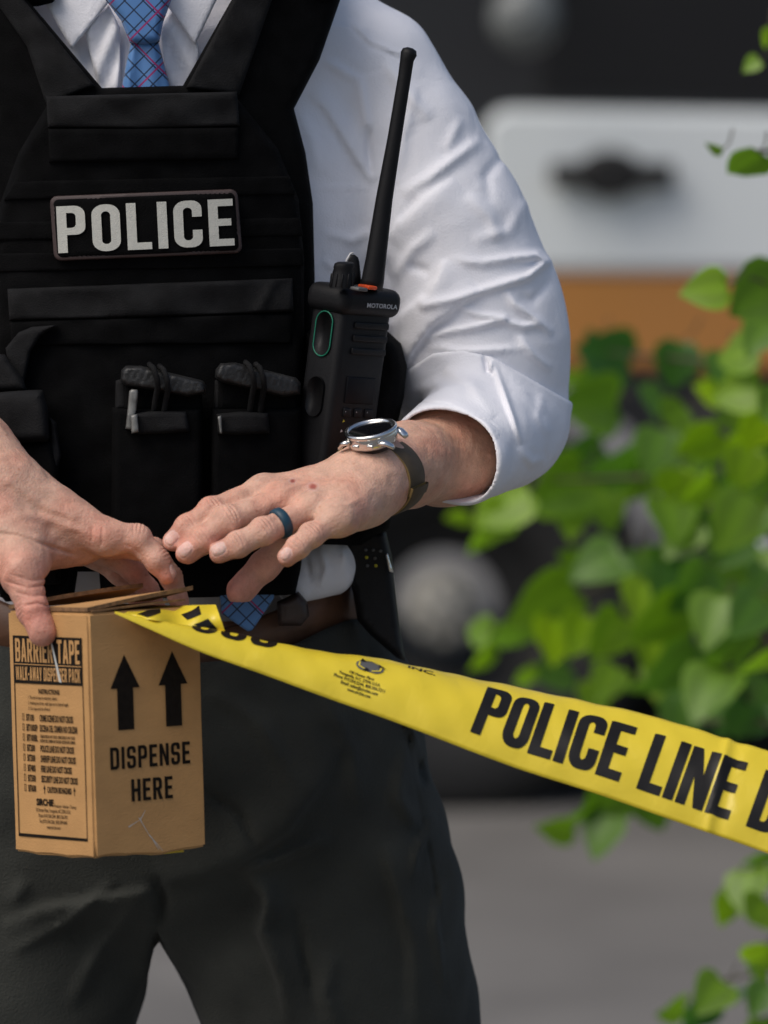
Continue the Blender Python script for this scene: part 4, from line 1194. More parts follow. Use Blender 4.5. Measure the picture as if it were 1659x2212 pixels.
# radio pouch on the flank
mb = MB()
panel(mb, [(652, 712), (700, 700), (838, 716), (866, 742), (879, 790), (872, 860), (858, 920), (850, 1010), (842, 1140), (780, 1180), (668, 1180), (650, 1000)], 0, .075, 'vest', 30, 14, base=lambda x, y, off: P(x, y, .02 - off))
mb.build('radio_pouch', armour)
# name patch, letters included
PB = MB()
pc = [(107, 427), (123, 412 + 12), (512, 408), (524, 544), (520, 550), (120, 564)]
patch = [(107, 424), (513, 408), (524, 547), (117, 564)]
panel(PB, patch, .044, .004, 'patchborder', 3, 10, round_corners=16)
panel(PB, [(114, 431), (507, 415), (517, 541), (124, 557)], .0455, .0036, 'vest', 2, 10, round_corners=12)
tv, tf, tw = big_text("POLICE", 1.0, 1.36, gap=.115)
o0, o1, o3 = Vector((126, 547)), Vector((507, 530)), Vector((121, 446))
vv_ = []
tv, tf = sliced(tv, tf, .12)
for x, y in tv:
    q = o0 + (o1 - o0) * (x / tw) + (o3 - o0) * y
    vv_.append(on_chest(q.x, q.y, .0505))
PB.add(vv_, tf, 'patchwhite')
PB.build('name_patch', armour)

# ================================================================== TWO-WAY RADIO
yw = R(45); ln = R(7.5)
xw = Vector((math.cos(yw), math.sin(yw), 0)); nf = Vector((math.sin(yw), -math.cos(yw), 0))
ru = Vector((math.sin(ln), 0, math.cos(ln))); xw = (xw - ru * xw.dot(ru)).normalized(); nf = xw.cross(ru).normalized()
if nf.y > 0: nf = -nf
RC = P(746, 640, -.100)
def RL(a, b, c): return RC + xw * a - ru * b + nf * c
def RB(mb, a0, a1, b0, b1, c0, c1, m_, bev=.002, seg=3):
    mb.box((a1 - a0, c1 - c0, b1 - b0), m_, frame(RL((a0 + a1) / 2, (b0 + b1) / 2, (c0 + c1) / 2), xw, -nf, ru), bev, seg)
radio = thing('two_way_radio', RL(.02, .17, -.02), "black two-way radio with a long antenna, held at the side of the body armour", "radio")
mb = MB(); RB(mb, .001, .054, .008, .155, -.036, -.001, 'plastic', .006, 4); mb.build('case', radio, auto=50)
mb = MB(); RB(mb, -.004, .060, -.007, .0145, -.040, .004, 'plastic', .0085, 5); mb.build('top_cap', radio, auto=60)
mb = MB()
mb.tube([P(801, 622, -.082), P(805, 606, -.082), P(812, 560, -.082), P(830, 430, -.082), P(852, 300, -.082), P(874, 165, -.082), P(879, 130, -.082), P(883, 116, -.082), P(885, 107, -.082), P(886, 103, -.082)],
        [q * sL for q in (26, 25, 22.5, 18.5, 15.5, 14.5, 15, 18, 15, 6)], 'plastic', 28)
mb.build('antenna', radio)
mb = MB()
kb = P(737, 622, -.108)
mb.lathe([(.0086, 0), (.0084, .010), (.0074, .0145), (.0078, .0155), (.0072, .0185), (.005, .0195), (0, .0195)], 'plastic', frame(kb, (1, 0, 0), (0, 1, 0), ru), 18); 
for k in range(12):
    q = 2 * math.pi * k / 12
    mb.box((.0011, .0011, .010), 'plastic', frame(kb, (1, 0, 0), (0, 1, 0), ru) @ Matrix.Translation((math.cos(q) * .0086, math.sin(q) * .0086, .006)), .0004, 1)
mb.build('volume_knob', radio, auto=50)
mb = MB(); mb.tube([P(766, 615, -.075), P(764, 590, -.075), P(762, 566, -.075), P(762, 556, -.075), P(762, 550, -.075)], [.0052, .0052, .0050, .0040, .0015], 'plastic', 14, flat=.6); 
mb.tube([P(747, 585, -.079), P(749, 562, -.079), P(757, 548, -.079), P(764, 546, -.079)], [.0007, .0008, .0008, .0006], 'white', 6)
mb.build('belt_clip', radio)
mb = MB(); mb.box((.0105, .010, .0028), 'greybtn', frame(P(775, 624, -.113), xw, -nf, ru), .0012); mb.build('status_button', radio)
mb = MB(); mb.box((.0095, .012, .0028), 'orange_btn', frame(P(794, 620, -.094), xw, -nf, ru), .0010); mb.build('emergency_button', radio)
# grille, screen, keys
mb = MB()
for k in range(3): RB(mb, .014, .050, .0185 + k * .0098, .0235 + k * .0098, -.0015, .0012, 'plastic', .0012, 3)
mb.build('speaker_grille', radio, auto=50)
mb = MB(); RB(mb, .014, .044, .060, .080, -.002, .0004, 'screen', .0008, 2); mb.build('screen', radio)
mb = MB()
def flatxy(mb, V_, F_, fn, m_): mb.add([fn(x, y) for x, y in V_], F_, m_)
for k in range(3): RB(mb, .014 + k * .0115, .022 + k * .0115, .0835, .0905, -.002, .0007, 'plastic', .001, 2)
for a, b, m_, s in ((.014, .0935, 'yellowdot', .0016), (.038, .0935, 'yellowdot', .0013), (.026, .0965, 'white', .0014), (.013, .101, 'white', .0016), (.015, .0862, 'white', .0007), (.0265, .0862, 'white', .0007), (.038, .0862, 'white', .0007)):
    c = RL(a, b, .0012)
    mb.add([c + xw * s, c + ru * s, c - xw * s * .6 - ru * s * .5], [(0, 1, 2)], m_)
mb.build('keypad', radio, auto=50)
mb = MB()
V_, F_ = small_text("MOTOROLA", .0034, 1.22, .02)
mb.add([RL(.0195 + x * 1.0, .0068 - y, .0044) for x, y in V_], F_, 'white'); mb.build('lettering', radio, smooth=False)
# talk button with its green outline, on the side facing left
cS = RL(.001, .0305, -.018)
side_n = -xw; sx_ = nf
def oval(rw, rh, n=36):
    out = []
    for k in range(n):
        q = 2 * math.pi * k / n
        out.append(sx_ * (math.cos(q) * rw) + ru * (math.sin(q) * rw + (rh if math.sin(q) > 0 else -rh)))
    return out
mb = MB(); mb.tube([cS + side_n * .0012 + q for q in oval(.0088, .0080)] + [cS + side_n * .0012 + oval(.0088, .0080)[0]], .00055, 'green', 6, cap=False, up=side_n)
o_ = oval(.0082, .0080); mb.add([cS + side_n * .0013 + q for q in o_] + [cS - side_n * .001 + q * 1.05 for q in o_], [tuple(range(36))] + [(i, (i + 1) % 36, 36 + (i + 1) % 36, 36 + i) for i in range(36)], 'plastic')
mb.build('talk_button', radio)
mb = MB()
cS2 = RL(.001, .078, -.018)
o_ = oval(.0085, .0065); mb.add([cS2 + side_n * .0018 + q for q in o_] + [cS2 - side_n * .001 + q * 1.06 for q in o_], [tuple(range(36))] + [(i, (i + 1) % 36, 36 + (i + 1) % 36, 36 + i) for i in range(36)], 'plastic')
mb.build('side_button', radio)

# ================================================================== HOLSTER on the belt
hol = thing('holster', P(820, 1430, .05), "black holster hanging from the belt at the hip, with a small shiny snap", "holster")
mb = MB(); panel(mb, [(735, 1150), (780, 1130), (834, 1150), (846, 1200), (856, 1290), (866, 1370), (876, 1428), (858, 1422), (800, 1372), (772, 1340), (762, 1280), (745, 1220)], 0, .035, 'plastic', 12, 10, base=pl(.02)); mb.build('shell', hol)
mb = MB(); panel(mb, [(832, 1195), (838, 1196), (848, 1230), (850, 1236), (840, 1237)], 0, .004, 'steel', 2, 4, base=pl(-.020)); mb.build('snap', hol)
mb = MB()
for a, b in ((790, 1188), (806, 1188), (822, 1190), (792, 1204), (810, 1206), (794, 1222), (812, 1222)): mb.lathe([(0, .0006), (.0011, .0004), (.0013, 0)], 'yellowdot' if a % 4 == 0 else 'greybtn', frame(P(a, b, -.0165), (1, 0, 0), (0, 0, 1), (0, -1, 0)), 10)
mb.build('rivets', hol)

# ================================================================== WATCH
CASE = Vector(P(803, 941, -.167))
watch = thing('wristwatch', CASE, "round steel wristwatch with a black face and olive leather strap on the left wrist", "watch")
CN = Vector((-.17, -.25, .95)).normalized(); CX = (WT - CN * WT.dot(CN)).normalized(); CY = CN.cross(CX)
fw = frame(CASE, CX, CY, CN)
mb = MB()
mb.lathe([(.0150, -.0062), (.0176, -.0056), (.0189, -.0035), (.0192, .0020), (.0188, .0034)], 'steel', fw, 64)
for s in (-1, 1):
    for t in (-1, 1):
        pts = [CASE + CX * s * .012 + CY * t * .0135 + CN * .0000, CASE + CX * s * .0175 + CY * t * .0125 - CN * .0010, CASE + CX * s * .0212 + CY * t * .0112 - CN * .0038, CASE + CX * s * .0226 + CY * t * .0108 - CN * .0058]
        mb.tube(pts, [.0034, .0034, .0030, .0020], 'steel', 12, up=CN, flat=.62)
mb.build('case', watch)
mb = MB(); mb.lathe([(.0192, .0030), (.0200, .0040), (.0199, .0056), (.0188, .0066), (.0172, .0062), (.0164, .0054), (.0162, .0048)], 'steel', fw, 72)
for k in range(12):
    q = 2 * math.pi * k / 12
    mb.box((.0014, .0006, .0003), 'steeldark', fw @ Matrix.Translation((math.cos(q) * .0179, math.sin(q) * .0179, .00655)) @ Matrix.Rotation(q, 4, 'Z'), 0)
mb.build('bezel', watch)
mb = MB(); mb.lathe([(0, .0052), (.0150, .0052), (.0163, .0049)], 'steeldark', fw, 48); mb.build('face', watch)
mb = MB(); mb.lathe([(.0150, -.0060), (.0140, -.0095), (0, -.0100)], 'steeldark', fw, 48); mb.build('case_back', watch)
mb = MB()
for dx in (-.0042, .0078): mb.box((.0052, .0020, .0027), 'steel', fw @ Matrix.Translation((dx, -.0192, -.0012)), .0008)
mb.build('push_button', watch)
def strap(mb, a0, a1, rt, rn, w, th, n=40):
    vs, fs = [], []
    Wc = Vector(WL) + AX * .004
    for i in range(n + 1):
        a = R(a0 + (a1 - a0) * i / n)
        o = WT * math.sin(a) + WN * math.cos(a)
        c = Wc + WT * rt * math.sin(a) + WN * rn * math.cos(a)
        for (l, t) in ((-w / 2, 0), (-w / 2, th * .7), (-w / 2 + .001, th), (w / 2 - .001, th), (w / 2, th * .7), (w / 2, 0)):
            vs.append(c + AX * l + o * t)
    for i in range(n):
        for j in range(6):
            a, b = i * 6 + j, i * 6 + (j + 1) % 6
            fs.append((a, a + 6, b + 6, b))
    k0 = len(mb.f)
    mb.add(vs, fs, 'strap')
    ed = mb.slot('strapedge')
    for i in range(n):
        for j in (0, 5): mb.m[k0 + i * 6 + j] = ed
mb = MB(); strap(mb, 34, 200, .0322, .0268, .0235, .0024); mb.build('strap', watch)
mb = MB(); strap(mb, 200, 326, .0322, .0268, .0235, .0024); mb.build('strap', watch)
mb = MB(); strap(mb, 118, 210, .0348, .0294, .0225, .0022, 24); mb.build('strap_end', watch)
mb = MB(); strap(mb, 104, 118, .0347, .0293, .0250, .0028, 8); mb.build('keeper_loop', watch)

# ================================================================== RING
rg = LF[2]
q0, q1 = Vector(rg.J[0][0]), Vector(rg.J[1][0])
rc = q1.lerp(q0, .36); re = (q1 - q0).normalized(); rn_ = Vector(rg.frames[0][1]); rb_ = Vector(rg.frames[0][2])
rr = rg.J[1][1] + (rg.J[0][1] - rg.J[1][1]) * .36
mb = MB(); mb.lathe([(rr * .93, -.0036), (rr * 1.035 + .0004, -.0036), (rr * 1.055 + .0012, -.0026), (rr * 1.06 + .0014, 0), (rr * 1.055 + .0012, .0026), (rr * 1.035 + .0004, .0036), (rr * .93, .0036)], 'ring', frame(rc, rn_, rb_, re), 48)
o = mb.build('ring'); o['label'] = "dark teal silicone ring on the ring finger of the left hand"; o['category'] = "ring"

# ================================================================== CARDBOARD BOX
A_ = .100
C0 = P(206, 1858, -.302); C1 = P(190, 1325, -.290)
bw = (C1 - C0); BH = bw.length; bw.normalize()
br_ = Vector((math.cos(R(38.9)), math.sin(R(38.9)), 0)); br_ = (br_ - bw * br_.dot(bw)).normalized()
bl_ = bw.cross(br_).normalized()
if bl_.x > 0: bl_ = -bl_
rn2 = -bl_; ln2 = -br_         # outward normals of right and left faces
box = thing('cardboard_box', C0 + (br_ + bl_) * A_ / 2, "brown cardboard dispenser box printed with two black arrows, held in the right hand", "box")
def BP(a, b, h, off=0): return C0 + br_ * a + bl_ * b + bw * h
mb = MB()
bm_ = bmesh.new(); bmesh.ops.create_cube(bm_, size=1)
bmesh.ops.transform(bm_, matrix=frame(BP(A_ / 2, A_ / 2, BH / 2), br_, bl_, bw) @ Matrix.Diagonal((A_, A_, BH, 1)), verts=bm_.verts)
bmesh.ops.bevel(bm_, geom=list(bm_.edges), offset=.0018, segments=3, affect='EDGES')
bmesh.ops.subdivide_edges(bm_, edges=[e for e in bm_.edges if e.calc_length() > .04], cuts=14, use_grid_fill=True)
cen = BP(A_ / 2, A_ / 2, BH / 2)
for v in bm_.verts:
    d = v.co - cen
    a, b, h = d.dot(br_) / (A_ / 2), d.dot(bl_) / (A_ / 2), d.dot(bw) / (BH / 2)
    k = .00025 * math.sin(a * 2.3 + h * 3.1) * math.cos(b * 2.1 - h * 2.0)
    cr = .0022 * max(0, -h - .9) * 10 * math.sin(a * 5 + b * 4)
    if abs(a) > .98: v.co += br_ * (k * (1 if a > 0 else -1))
    if abs(b) > .98: v.co += bl_ * (k * (1 if b > 0 else -1))
    if h < -.95: v.co += bw * (.0012 * math.sin(a * 4 + 1) * math.cos(b * 3) + abs(cr) * .5)
mb.bm(bm_, 'card')
mb.build('carton', box, auto=60)
def face_r(u, h, o=.0006): return BP(u, 0, h) + rn2 * (o * .3 + .0003)
def face_l(u, h, o=.0006): return BP(0, A_ - u, h) + ln2 * (o * .3 + .0003)      # u runs from the left edge to the corner
mb = MB()
pr = BH / 535.0
def arrow(cx):
    w1, w2 = .0071, .0130
    y0, y1, y2 = .0985, .1335, .0 + .1500
    return [(cx - w1, .0915), (cx + w1, .0915), (cx + w1, .1215), (cx + w2, .1215), (cx, .1455), (cx - w2, .1215), (cx - w1, .1215)]
for cx in (.0305, .0735):
    b = bmesh.new()
    pts = arrow(cx)
    mb.add([face_r(x, y) for x, y in pts], [(0, 1, 2, 6), (3, 4, 5), (2, 3, 5, 6)][:1] + [(6, 2, 3, 4, 5)], 'ink')
    b.free()
for s, x0, x1, h0 in (("DISPENSE", .0155, .0870, .0635), ("HERE", .0335, .0705, .0395)):
    tv, tf, tw = big_text(s, .0160, .87, gap=.13)
    k = (x1 - x0) / tw
    mb.add([face_r(x0 + x * k, h0 + y) for x, y in tv], tf, 'ink')
mb.build('printed_arrows', box, smooth=False)
mb = MB()
def rect(mb, x0, x1, y0, y1, m_, o=.0006): mb.add([face_l(x0, y0, o), face_l(x1, y0, o), face_l(x1, y1, o), face_l(x0, y1, o)], [(0, 1, 2, 3)], m_)
FX0, FX1, FY0, FY1 = .0065, .0920, .0150, .1590
HB = .1245
rect(mb, FX0, FX1, HB, FY1, 'ink')
rect(mb, FX0, FX0 + .0009, FY0, HB, 'ink'); rect(mb, FX1 - .0009, FX1, FY0, HB, 'ink'); rect(mb, FX0, FX1, FY0 - .0022, FY0, 'ink')
rect(mb, FX0 + .001, FX1 - .001, .1380, .1386, 'card', .0010)
tv, tf, tw = big_text("BARRIER TAPE", .0170, .78, gap=.10)
k = (FX1 - FX0 - .006) / tw
mb.add([face_l(FX0 + .003 + x * k, .1400 + y, .0012) for x, y in tv], tf, 'card')
tv, tf, tw = big_text("WALK-AWAY DISPENSER PACK", .0098, .75, gap=.11)
k = (FX1 - FX0 - .006) / tw
mb.add([face_l(FX0 + .003 + x * k, .1267 + y, .0012) for x, y in tv], tf, 'card')
def line(mb, s, x, y, h, xs=1.0, bold=.01, align='LEFT', w=None):
    V_, F_ = small_text(s, h, xs, bold, align)
    if w:
        x0 = min(q[0] for q in V_); x1 = max(q[0] for q in V_); k = w / (x1 - x0)
        V_ = [((a - (x0 if align == 'LEFT' else 0)) * k, b) for a, b in V_]
    mb.add([face_l(x + a, y + b, .0007) for a, b in V_], F_, 'ink')
line(mb, "INSTRUCTIONS", .0495, .1175, .0034, align='CENTER', w=.026, bold=.03)
for i, s in enumerate(("1. Tie end of tape to stationary object.", "2. Holding box firmly, walk tape out to desired length.", "3. Cut tape and tie off end.")):
    line(mb, s, .0235, .1134 - i * .0040, .0024, w=(.036, .050, .027)[i])
rows = [("BT100", "CRIME SCENE DO NOT CROSS"), ("BT100SP", "ESCENA DEL CRIMEN NO CRUZAR"), ("BT100BL", None), ("BT200", "POLICE LINE DO NOT CROSS"), ("BT300", "SHERIFF LINE DO NOT CROSS"), ("BT400", "FIRE LINE DO NOT CROSS"), ("BT500", "SECURITY LINE DO NOT CROSS"), ("BT600", "CAUTION BIOHAZARD")]
for i, (a, b) in enumerate(rows):
    y = .0975 - i * .00735
    for r_ in ((.0155, .0178, y, y + .0004), (.0155, .0178, y + .0046, y + .0050), (.0155, .0159, y, y + .005), (.0174, .0178, y, y + .005)): rect(mb, *r_, 'ink')
    line(mb, a, .0205, y, .0048, w=.0095 if len(a) < 6 else .0135, bold=.03)
    if b:
        if i == 7:
            line(mb, b, .0440, y, .0044, w=.030, bold=.03)
            for x in (.0405, .0775): rect(mb, x - .0003, x + .0003, y - .001, y + .005, 'ink'); mb.add([face_l(x - .0013, y + .0022), face_l(x + .0013, y + .0022), face_l(x, y + .0056)], [(0, 1, 2)], 'ink')
        else: line(mb, b, .0370, y, .0048, w=.0145 * len(b) / 8.4, bold=.03)
    else:
        line(mb, "CRIME SCENE DO NOT CROSS  CRIME SCENE DO NOT CROSS", .0370, y + .0028, .0021, w=.043, bold=.03)
        line(mb, "ESCENA DEL CRIMEN NO CRUZAR  ESCENA DEL CRIMEN", .0370, y - .0004, .0021, w=.043, bold=.03)
line(mb, "SIRCHIE", .0300, .0365, .0048, w=.0215, bold=.04); line(mb, "Products • Vehicles • Training", .0525, .0357, .0024, w=.0265)
for i, (s, w) in enumerate((("100 Hunter Place, Youngsville, NC 27596 U.S.A.", .043), ("Phone (919) 554-2244, (800) 356-7311", .036), ("Fax (919) 554-2266, (800) 899-8181", .034), ("www.sirchie.com", .017))):
    line(mb, s, .0505, .0318 - i * .0040, .0027, align='CENTER', w=w)
mb.build('printed_label', box, smooth=False)
# flaps
def plate(mb, c, th, nrm, m_='card', wave=0):
    c = [Vector(q) for q in c]; n = 10
    top, bot = [], []
    for i in range(n + 1):
        for j in range(n + 1):
            u, v = i / n, j / n
            q = (c[0] * (1 - u) + c[1] * u) * (1 - v) + (c[3] * (1 - u) + c[2] * u) * v
            q = q + nrm * (wave * math.sin(u * 3.1) * math.sin(v * 2.4 + .4))
            top.append(q + nrm * th); bot.append(q)
    N1 = n + 1
    F_, E_ = [], []
    for i in range(n):
        for j in range(n):
            a = i * N1 + j
            F_.append((a, a + N1, a + N1 + 1, a + 1)); F_.append(tuple(q + N1 * N1 for q in (a, a + 1, a + N1 + 1, a + N1)))
    k = N1 * N1
    for i in range(n):
        for (a, b) in ((i * N1, (i + 1) * N1), (i * N1 + n, (i + 1) * N1 + n), (i, i + 1), (n * N1 + i, n * N1 + i + 1)):
            E_.append((a, b, b + k, a + k))
    mb.add(top + bot, F_, m_)
    mb.add(top + bot, E_, 'cardedge')
mb = MB(); plate(mb, [BP(0.001, .002, BH + .0010), BP(.096, .002, BH + .0120), BP(.095, .052, BH + .0030), BP(0.001, .052, BH + .0006)], .0030, bw, wave=.0015); mb.build('flap', box, smooth=False)
mb = MB(); plate(mb, [BP(0.004, .001, BH + .0002), BP(.088, .001, BH + .0045), BP(.088, .040, BH + .0012), BP(0.004, .040, BH + .0002)], .0014, bw, wave=.0005); mb.build('flap', box, smooth=False)
mb = MB(); plate(mb, [BP(.0, .098, BH + .001), BP(.096, .098, BH + .001), BP(.094, .060, BH + .013), BP(.002, .060, BH + .0065)], .0030, bw, wave=.002); mb.build('flap', box, smooth=False)
# sliver of lifted clear tape, its glint painted as a pale colour; scuffs
mb = MB()
mb.add([face_l(.0545, .157, .004), face_l(.0560, .159, .0052), face_l(.0665, .1260, .0022), face_l(.0630, .1267, .0016), face_l(.058, .145, .0034)], [(0, 1, 2, 3, 4)], 'clear')
mb.build('sticky_tape', box, smooth=False)
mb = MB()
for pts in ([(.030, .0215), (.041, .0262)], [(.0408, .0262), (.0455, .0325)], [(.0395, .0275), (.0480, .0145), (.0600, .0020)], [(.0505, .0120), (.0565, .0030)]):
    for (a, b), (c, d) in zip(pts[:-1], pts[1:]):
        n_ = Vector((d - b, a - c)).normalized() * .00034
        mb.add([face_r(a - n_.x, b - n_.y), face_r(c - n_.x * .3, d - n_.y * .3), face_r(c + n_.x * .3, d + n_.y * .3), face_r(a + n_.x, b + n_.y)], [(0, 1, 2, 3)], 'clear')
mb.build('scratch', box, smooth=False)

# ================================================================== BARRIER TAPE
TW = .0762
LOW = [(247, 1325, 5, -.283), (330, 1363, 26, -.284), (437, 1410, 56, -.285), (579, 1461, 76, -.286), (712, 1510, 105, -.288), (864, 1564, 134, -.291), (1103, 1655, 174, -.297), (1295, 1717, 196, -.303), (1487, 1784, 208, -.31), (1659, 1844, 214, -.318), (2000, 1975, 218, -.33), (2900, 2330, 222, -.37)]
def catmull(t):
    n = len(LOW) - 1
    i = min(int(t), n - 1); f = t - i
    p = [LOW[max(i - 1, 0)], LOW[i], LOW[i + 1], LOW[min(i + 2, n)]]
    return [0.5 * (2 * b + (c - a) * f + (2 * a - 5 * b + 4 * c - d) * f * f + (3 * b - a - 3 * c + d) * f ** 3) for a, b, c, d in zip(*p)]
NU = 420
U_ = []
for i in range(NU + 1):
    t = i / NU * (len(LOW) - 1)
    x, y, c, Y = catmull(t)
    U_.append([x, y, max(c, 3), Y])
Lp = [P(x, y, Y) for x, y, c, Y in U_]
S_ = [0.0]
for i in range(1, NU + 1): S_.append(S_[-1] + (Lp[i] - Lp[i - 1]).length)
def solve_e(ratio):
    if ratio >= .999: return .08
    if ratio <= 2 / math.pi: return min(1 / ratio, 2.75)
    lo_, hi_ = .05, math.pi / 2
    for _ in range(30):
        m_ = (lo_ + hi_) / 2
        if math.sin(m_) / m_ > ratio: lo_ = m_
        else: hi_ = m_
    return lo_
E_, WE = [], []
for x, y, c, Y in U_:
    cm = c * sc_at(Y)
    e = solve_e(cm / TW)
    w = cm * e / (math.sin(e) if e < math.pi / 2 else 1.0)
    E_.append(e); WE.append(min(w, TW))
T_ = [(Lp[min(i + 1, NU)] - Lp[max(i - 1, 0)]).normalized() for i in range(NU + 1)]
def tape_pt(s, w, off=0.0):
    """s metres along, w metres up from the lower edge"""
    j = max(0, min(NU - 1, int(np.searchsorted(S_, s)) - 1)); f = (s - S_[j]) / (S_[j + 1] - S_[j])
    L = Lp[j].lerp(Lp[j + 1], f); e = E_[j] * (1 - f) + E_[j + 1] * f; we = WE[j] * (1 - f) + WE[j + 1] * f
    T = T_[j].lerp(T_[j + 1], f).normalized()
    view = (L - Vector((0, CAMY, CAMZ))).normalized()
    dpt = (view - T * view.dot(T)).normalized(); up = T.cross(dpt).normalized()
    if up.z < 0: up = -up
    a = e * w / TW; k = we / e
    h = k * math.sin(a); dd = k * (1 - math.cos(a))
    n = -dpt * math.cos(a) + up * math.sin(a)
    cr = .0004 * math.sin(s * 55 + w * 60) + .0002 * math.sin(s * 210 + w * 170) + .0003 * math.sin(s * 140 - w * 90) * (1 if s > .1 else 0) 
    g = math.exp(-((s - .452 + w * .10) / .0035) ** 2) - .8 * math.exp(-((s - .460 + w * .10) / .005) ** 2)
    cr += .0013 * g
    return L + up * h + dpt * dd + n * (off + cr * min(1, s * 12))
tape = thing('barrier_tape', Lp[0], "yellow barrier tape with black lettering, stretched from the box to the right", "tape")
NW = 26
vs, fs = [], []
for side in (0, 1):
    for i in range(NU + 1):
        for j in range(NW + 1):
            vs.append(tape_pt(S_[i], TW * j / NW, -.00018 * side))
N1 = NW + 1; K = (NU + 1) * N1
for i in range(NU):
    for j in range(NW):
        a = i * N1 + j
        fs.append((a, a + N1, a + N1 + 1, a + 1)); fs.append(tuple(q + K for q in (a, a + 1, a + N1 + 1, a + N1)))
for i in range(NU):
    a = i * N1; fs.append((a, a + K, a + K + N1, a + N1)); a += NW; fs.append((a, a + N1, a + K + N1, a + K))
mb = MB(); mb.add(vs, fs, 'tape'); mb.build('band', tape)
def s_at(x, y):
    best = min(range(NU + 1), key=lambda i: (U_[i][0] - x) ** 2 + (U_[i][1] - y) ** 2)
    return S_[best]
mb = MB()
sP = s_at(999, 1615)
tv, tf, tw = big_text("POLICE LINE DO NOT", .0465, .80)
tv, tf = sliced(tv, tf, .006)
smax_ = S_[-1] - .01
mb.add([tape_pt(min(sP + x, smax_), .0130 + y, .00035) for x, y in tv], tf, 'tapeink')
mb.add([tape_pt(min(sP + x + .0014, smax_), .0132 + y, .00050) for x, y in tv], tf, 'tapeink')
tv, tf, tw = big_text("NOT CROSS", .0465, .80)
tv, tf = sliced(tv, tf, .006)
sE = s_at(575, 1460)
ok = [(max(sE - tw + x, .004), .0245 + y) for x, y in tv]
keep = [f for f in tf if min(sE - tw + tv[i][0] for i in f) > .05]
mb.add([tape_pt(a, min(b, .0755), .00035) for a, b in ok], keep, 'tapeink')
mb.build('lettering', tape)
mb = MB()
def tl(s, sc_, w0, h, wd, align='CENTER', bold=.02):
    V_, F_ = small_text(s, h, 1, bold, align)
    x0 = min(q[0] for q in V_); x1 = max(q[0] for q in V_); k = wd / (x1 - x0)
    V_, F_ = sliced(V_, F_, .004)
    mb.add([tape_pt(sc_ + a * k, w0 + b, .00035) for a, b in V_], F_, 'tapeink')
sA = s_at(752, 1527)
for i, (s, wd, q) in enumerate((("100 Hunter Place", .0185, .0015), ("Youngsville, N.C. 27596 U.S.A.", .0315, 0), ("Phone 919.554.2244, 800.356.7311", .0385, 0), ("Email: sales@sirchie.com", .0280, 0), ("www.sirchie.com", .0175, 0))):
    tl(s, sA + q + .001 * i, .0245 - i * .0036, .0026, wd)
sI = s_at(850, 1560); tl("INC.", sI + .006, .0505, .006, .020, bold=.03)
# round triangular recycling-like mark
sG = s_at(768, 1532); wG = .0365
def tri(r, rot=0, n=8):
    return [(sG + math.cos(R(90 + rot + 120 * k / 1)) * r, wG + math.sin(R(90 + rot + 120 * k)) * r * .85) for k in range(3)]
blob = rpoly([(-.0085, -.0055, .004), (.0085, -.0055, .004), (.0110, .0015, .003), (.0045, .0080, .003), (-.0045, .0080, .003), (-.0110, .0015, .003)])
bv, bf_ = sliced([(q.x, q.y) for q in blob], [tuple(range(len(blob)))], .002)
mb.add([tape_pt(sG + a, wG + b, .00045) for a, b in bv], bf_, 'greybtn')
for k in range(3):
    a0 = 90 + 120 * k
    pts = [(.0072, a0 - 44), (.0078, a0), (.0072, a0 + 40)]
    for j in range(2):
        (r0, q0_), (r1, q1_) = pts[j], pts[j + 1]
        quad = [(r0 - .0006, q0_), (r1 - .0006, q1_), (r1 + .0006, q1_), (r0 + .0006, q0_)]
        mb.add([tape_pt(sG + math.cos(R(b)) * a * 1.15, wG + .001 + math.sin(R(b)) * a * .78, .0009) for a, b in quad], [(0, 1, 2, 3)], 'tape')
    hd = [(.0048, a0 + 38), (.0100, a0 + 38), (.0074, a0 + 66)]
    mb.add([tape_pt(sG + math.cos(R(b)) * a * 1.15, wG + .001 + math.sin(R(b)) * a * .78, .0012) for a, b in hd], [(0, 1, 2)], 'tapeink')
mb.build('address_print', tape)
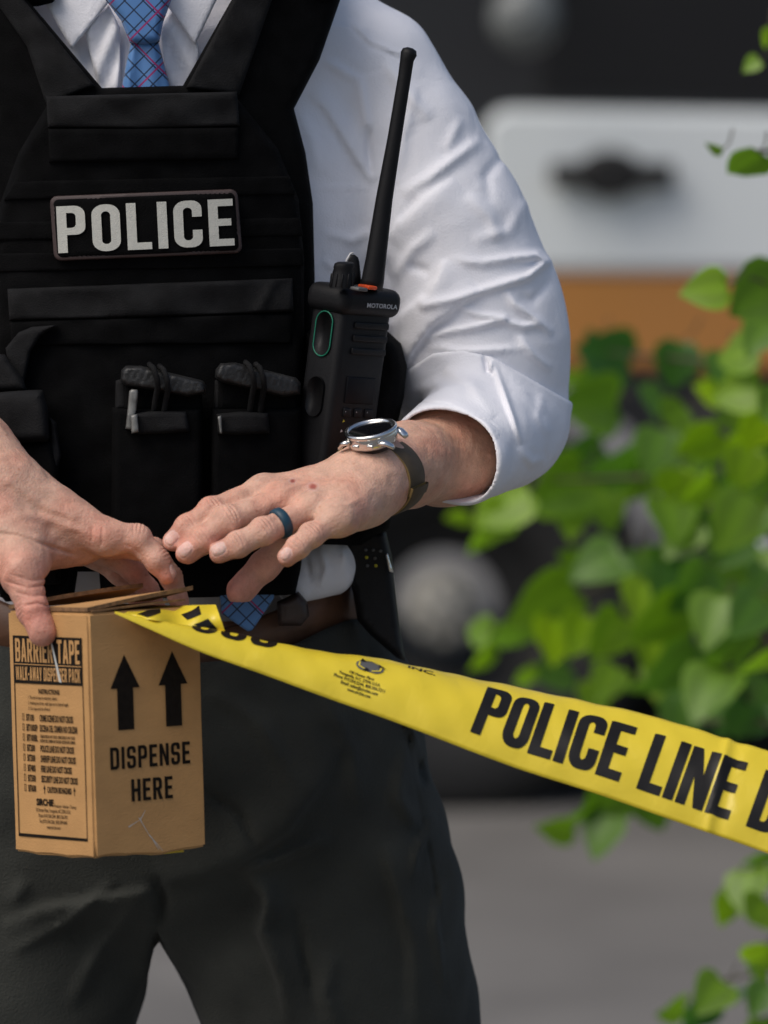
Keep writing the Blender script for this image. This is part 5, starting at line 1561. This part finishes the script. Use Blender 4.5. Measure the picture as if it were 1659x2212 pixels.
# the folded back end coming out of the box
mb = MB()
fold = []
NF = 40
for i in range(NF + 1):
    t = i / NF
    # lower and upper lines in frame units
    xl = 262 + t * (487 - 262); yl = 1328 + t * (1366 - 1328)
    xu = 285 + t * (466 - 285); yu = 1316 - 8 * math.sin(t * math.pi * .5) - 2 * t
    row = []
    for j in range(13):
        v = j / 12
        x = xl + (xu - xl) * v; y = yl + (yu - yl) * v
        Y = -.270 + .030 * v ** 2 - .008 * math.sin(t * 6 + v * 2) + .004 * math.sin(t * 15)
        row.append((x, y, Y))
    fold.append(row)
def fold_pt(t, v, off=0):
    a = min(t, .9999) * NF; i = int(a); f = a - i; b = min(v, .9999) * 12; j = int(b); g_ = b - j
    q = [fold[i][j], fold[i + 1][j], fold[i + 1][j + 1], fold[i][j + 1]]
    w = [(1 - f) * (1 - g_), f * (1 - g_), f * g_, (1 - f) * g_]
    return P(*[sum(a_[k] * w_ for a_, w_ in zip(q, w)) for k in range(2)], sum(a_[2] * w_ for a_, w_ in zip(q, w)) - off)
vs = [fold_pt(i / NF, j / 12, -.0002 * s) for s in (0, 1) for i in range(NF + 1) for j in range(13)]
K = (NF + 1) * 13; fs = []
for i in range(NF):
    for j in range(12):
        a = i * 13 + j; fs.append((a, a + 13, a + 14, a + 1)); fs.append(tuple(q + K for q in (a, a + 1, a + 14, a + 13)))
mb.add(vs, fs, 'tape')
for poly in ([(.12, .35), (.24, .15), (.36, .6), (.34, .95), (.22, .9)], [(.58, .55), (.64, .30), (.80, .62), (.80, .98), (.72, .80)], [(.70, .12), (.86, .45), (.93, .08), (.80, .02)]):
    k_ = sliced([(a, b) for a, b in poly], [tuple(range(len(poly)))], .05)
    mb.add([fold_pt(min(max(a, 0), 1), min(max(b, 0), 1), .0006) for a, b in k_[0]], k_[1], 'tapeink')
mb.build('folded_end', tape)
# strip of the roll showing under the box
mb = MB(); mb.box((.030, .012, .0016), 'tape', frame(BP(.075, .02, -.0012), br_, bl_, bw), .0004, 1); mb.build('tape_roll_edge', box)
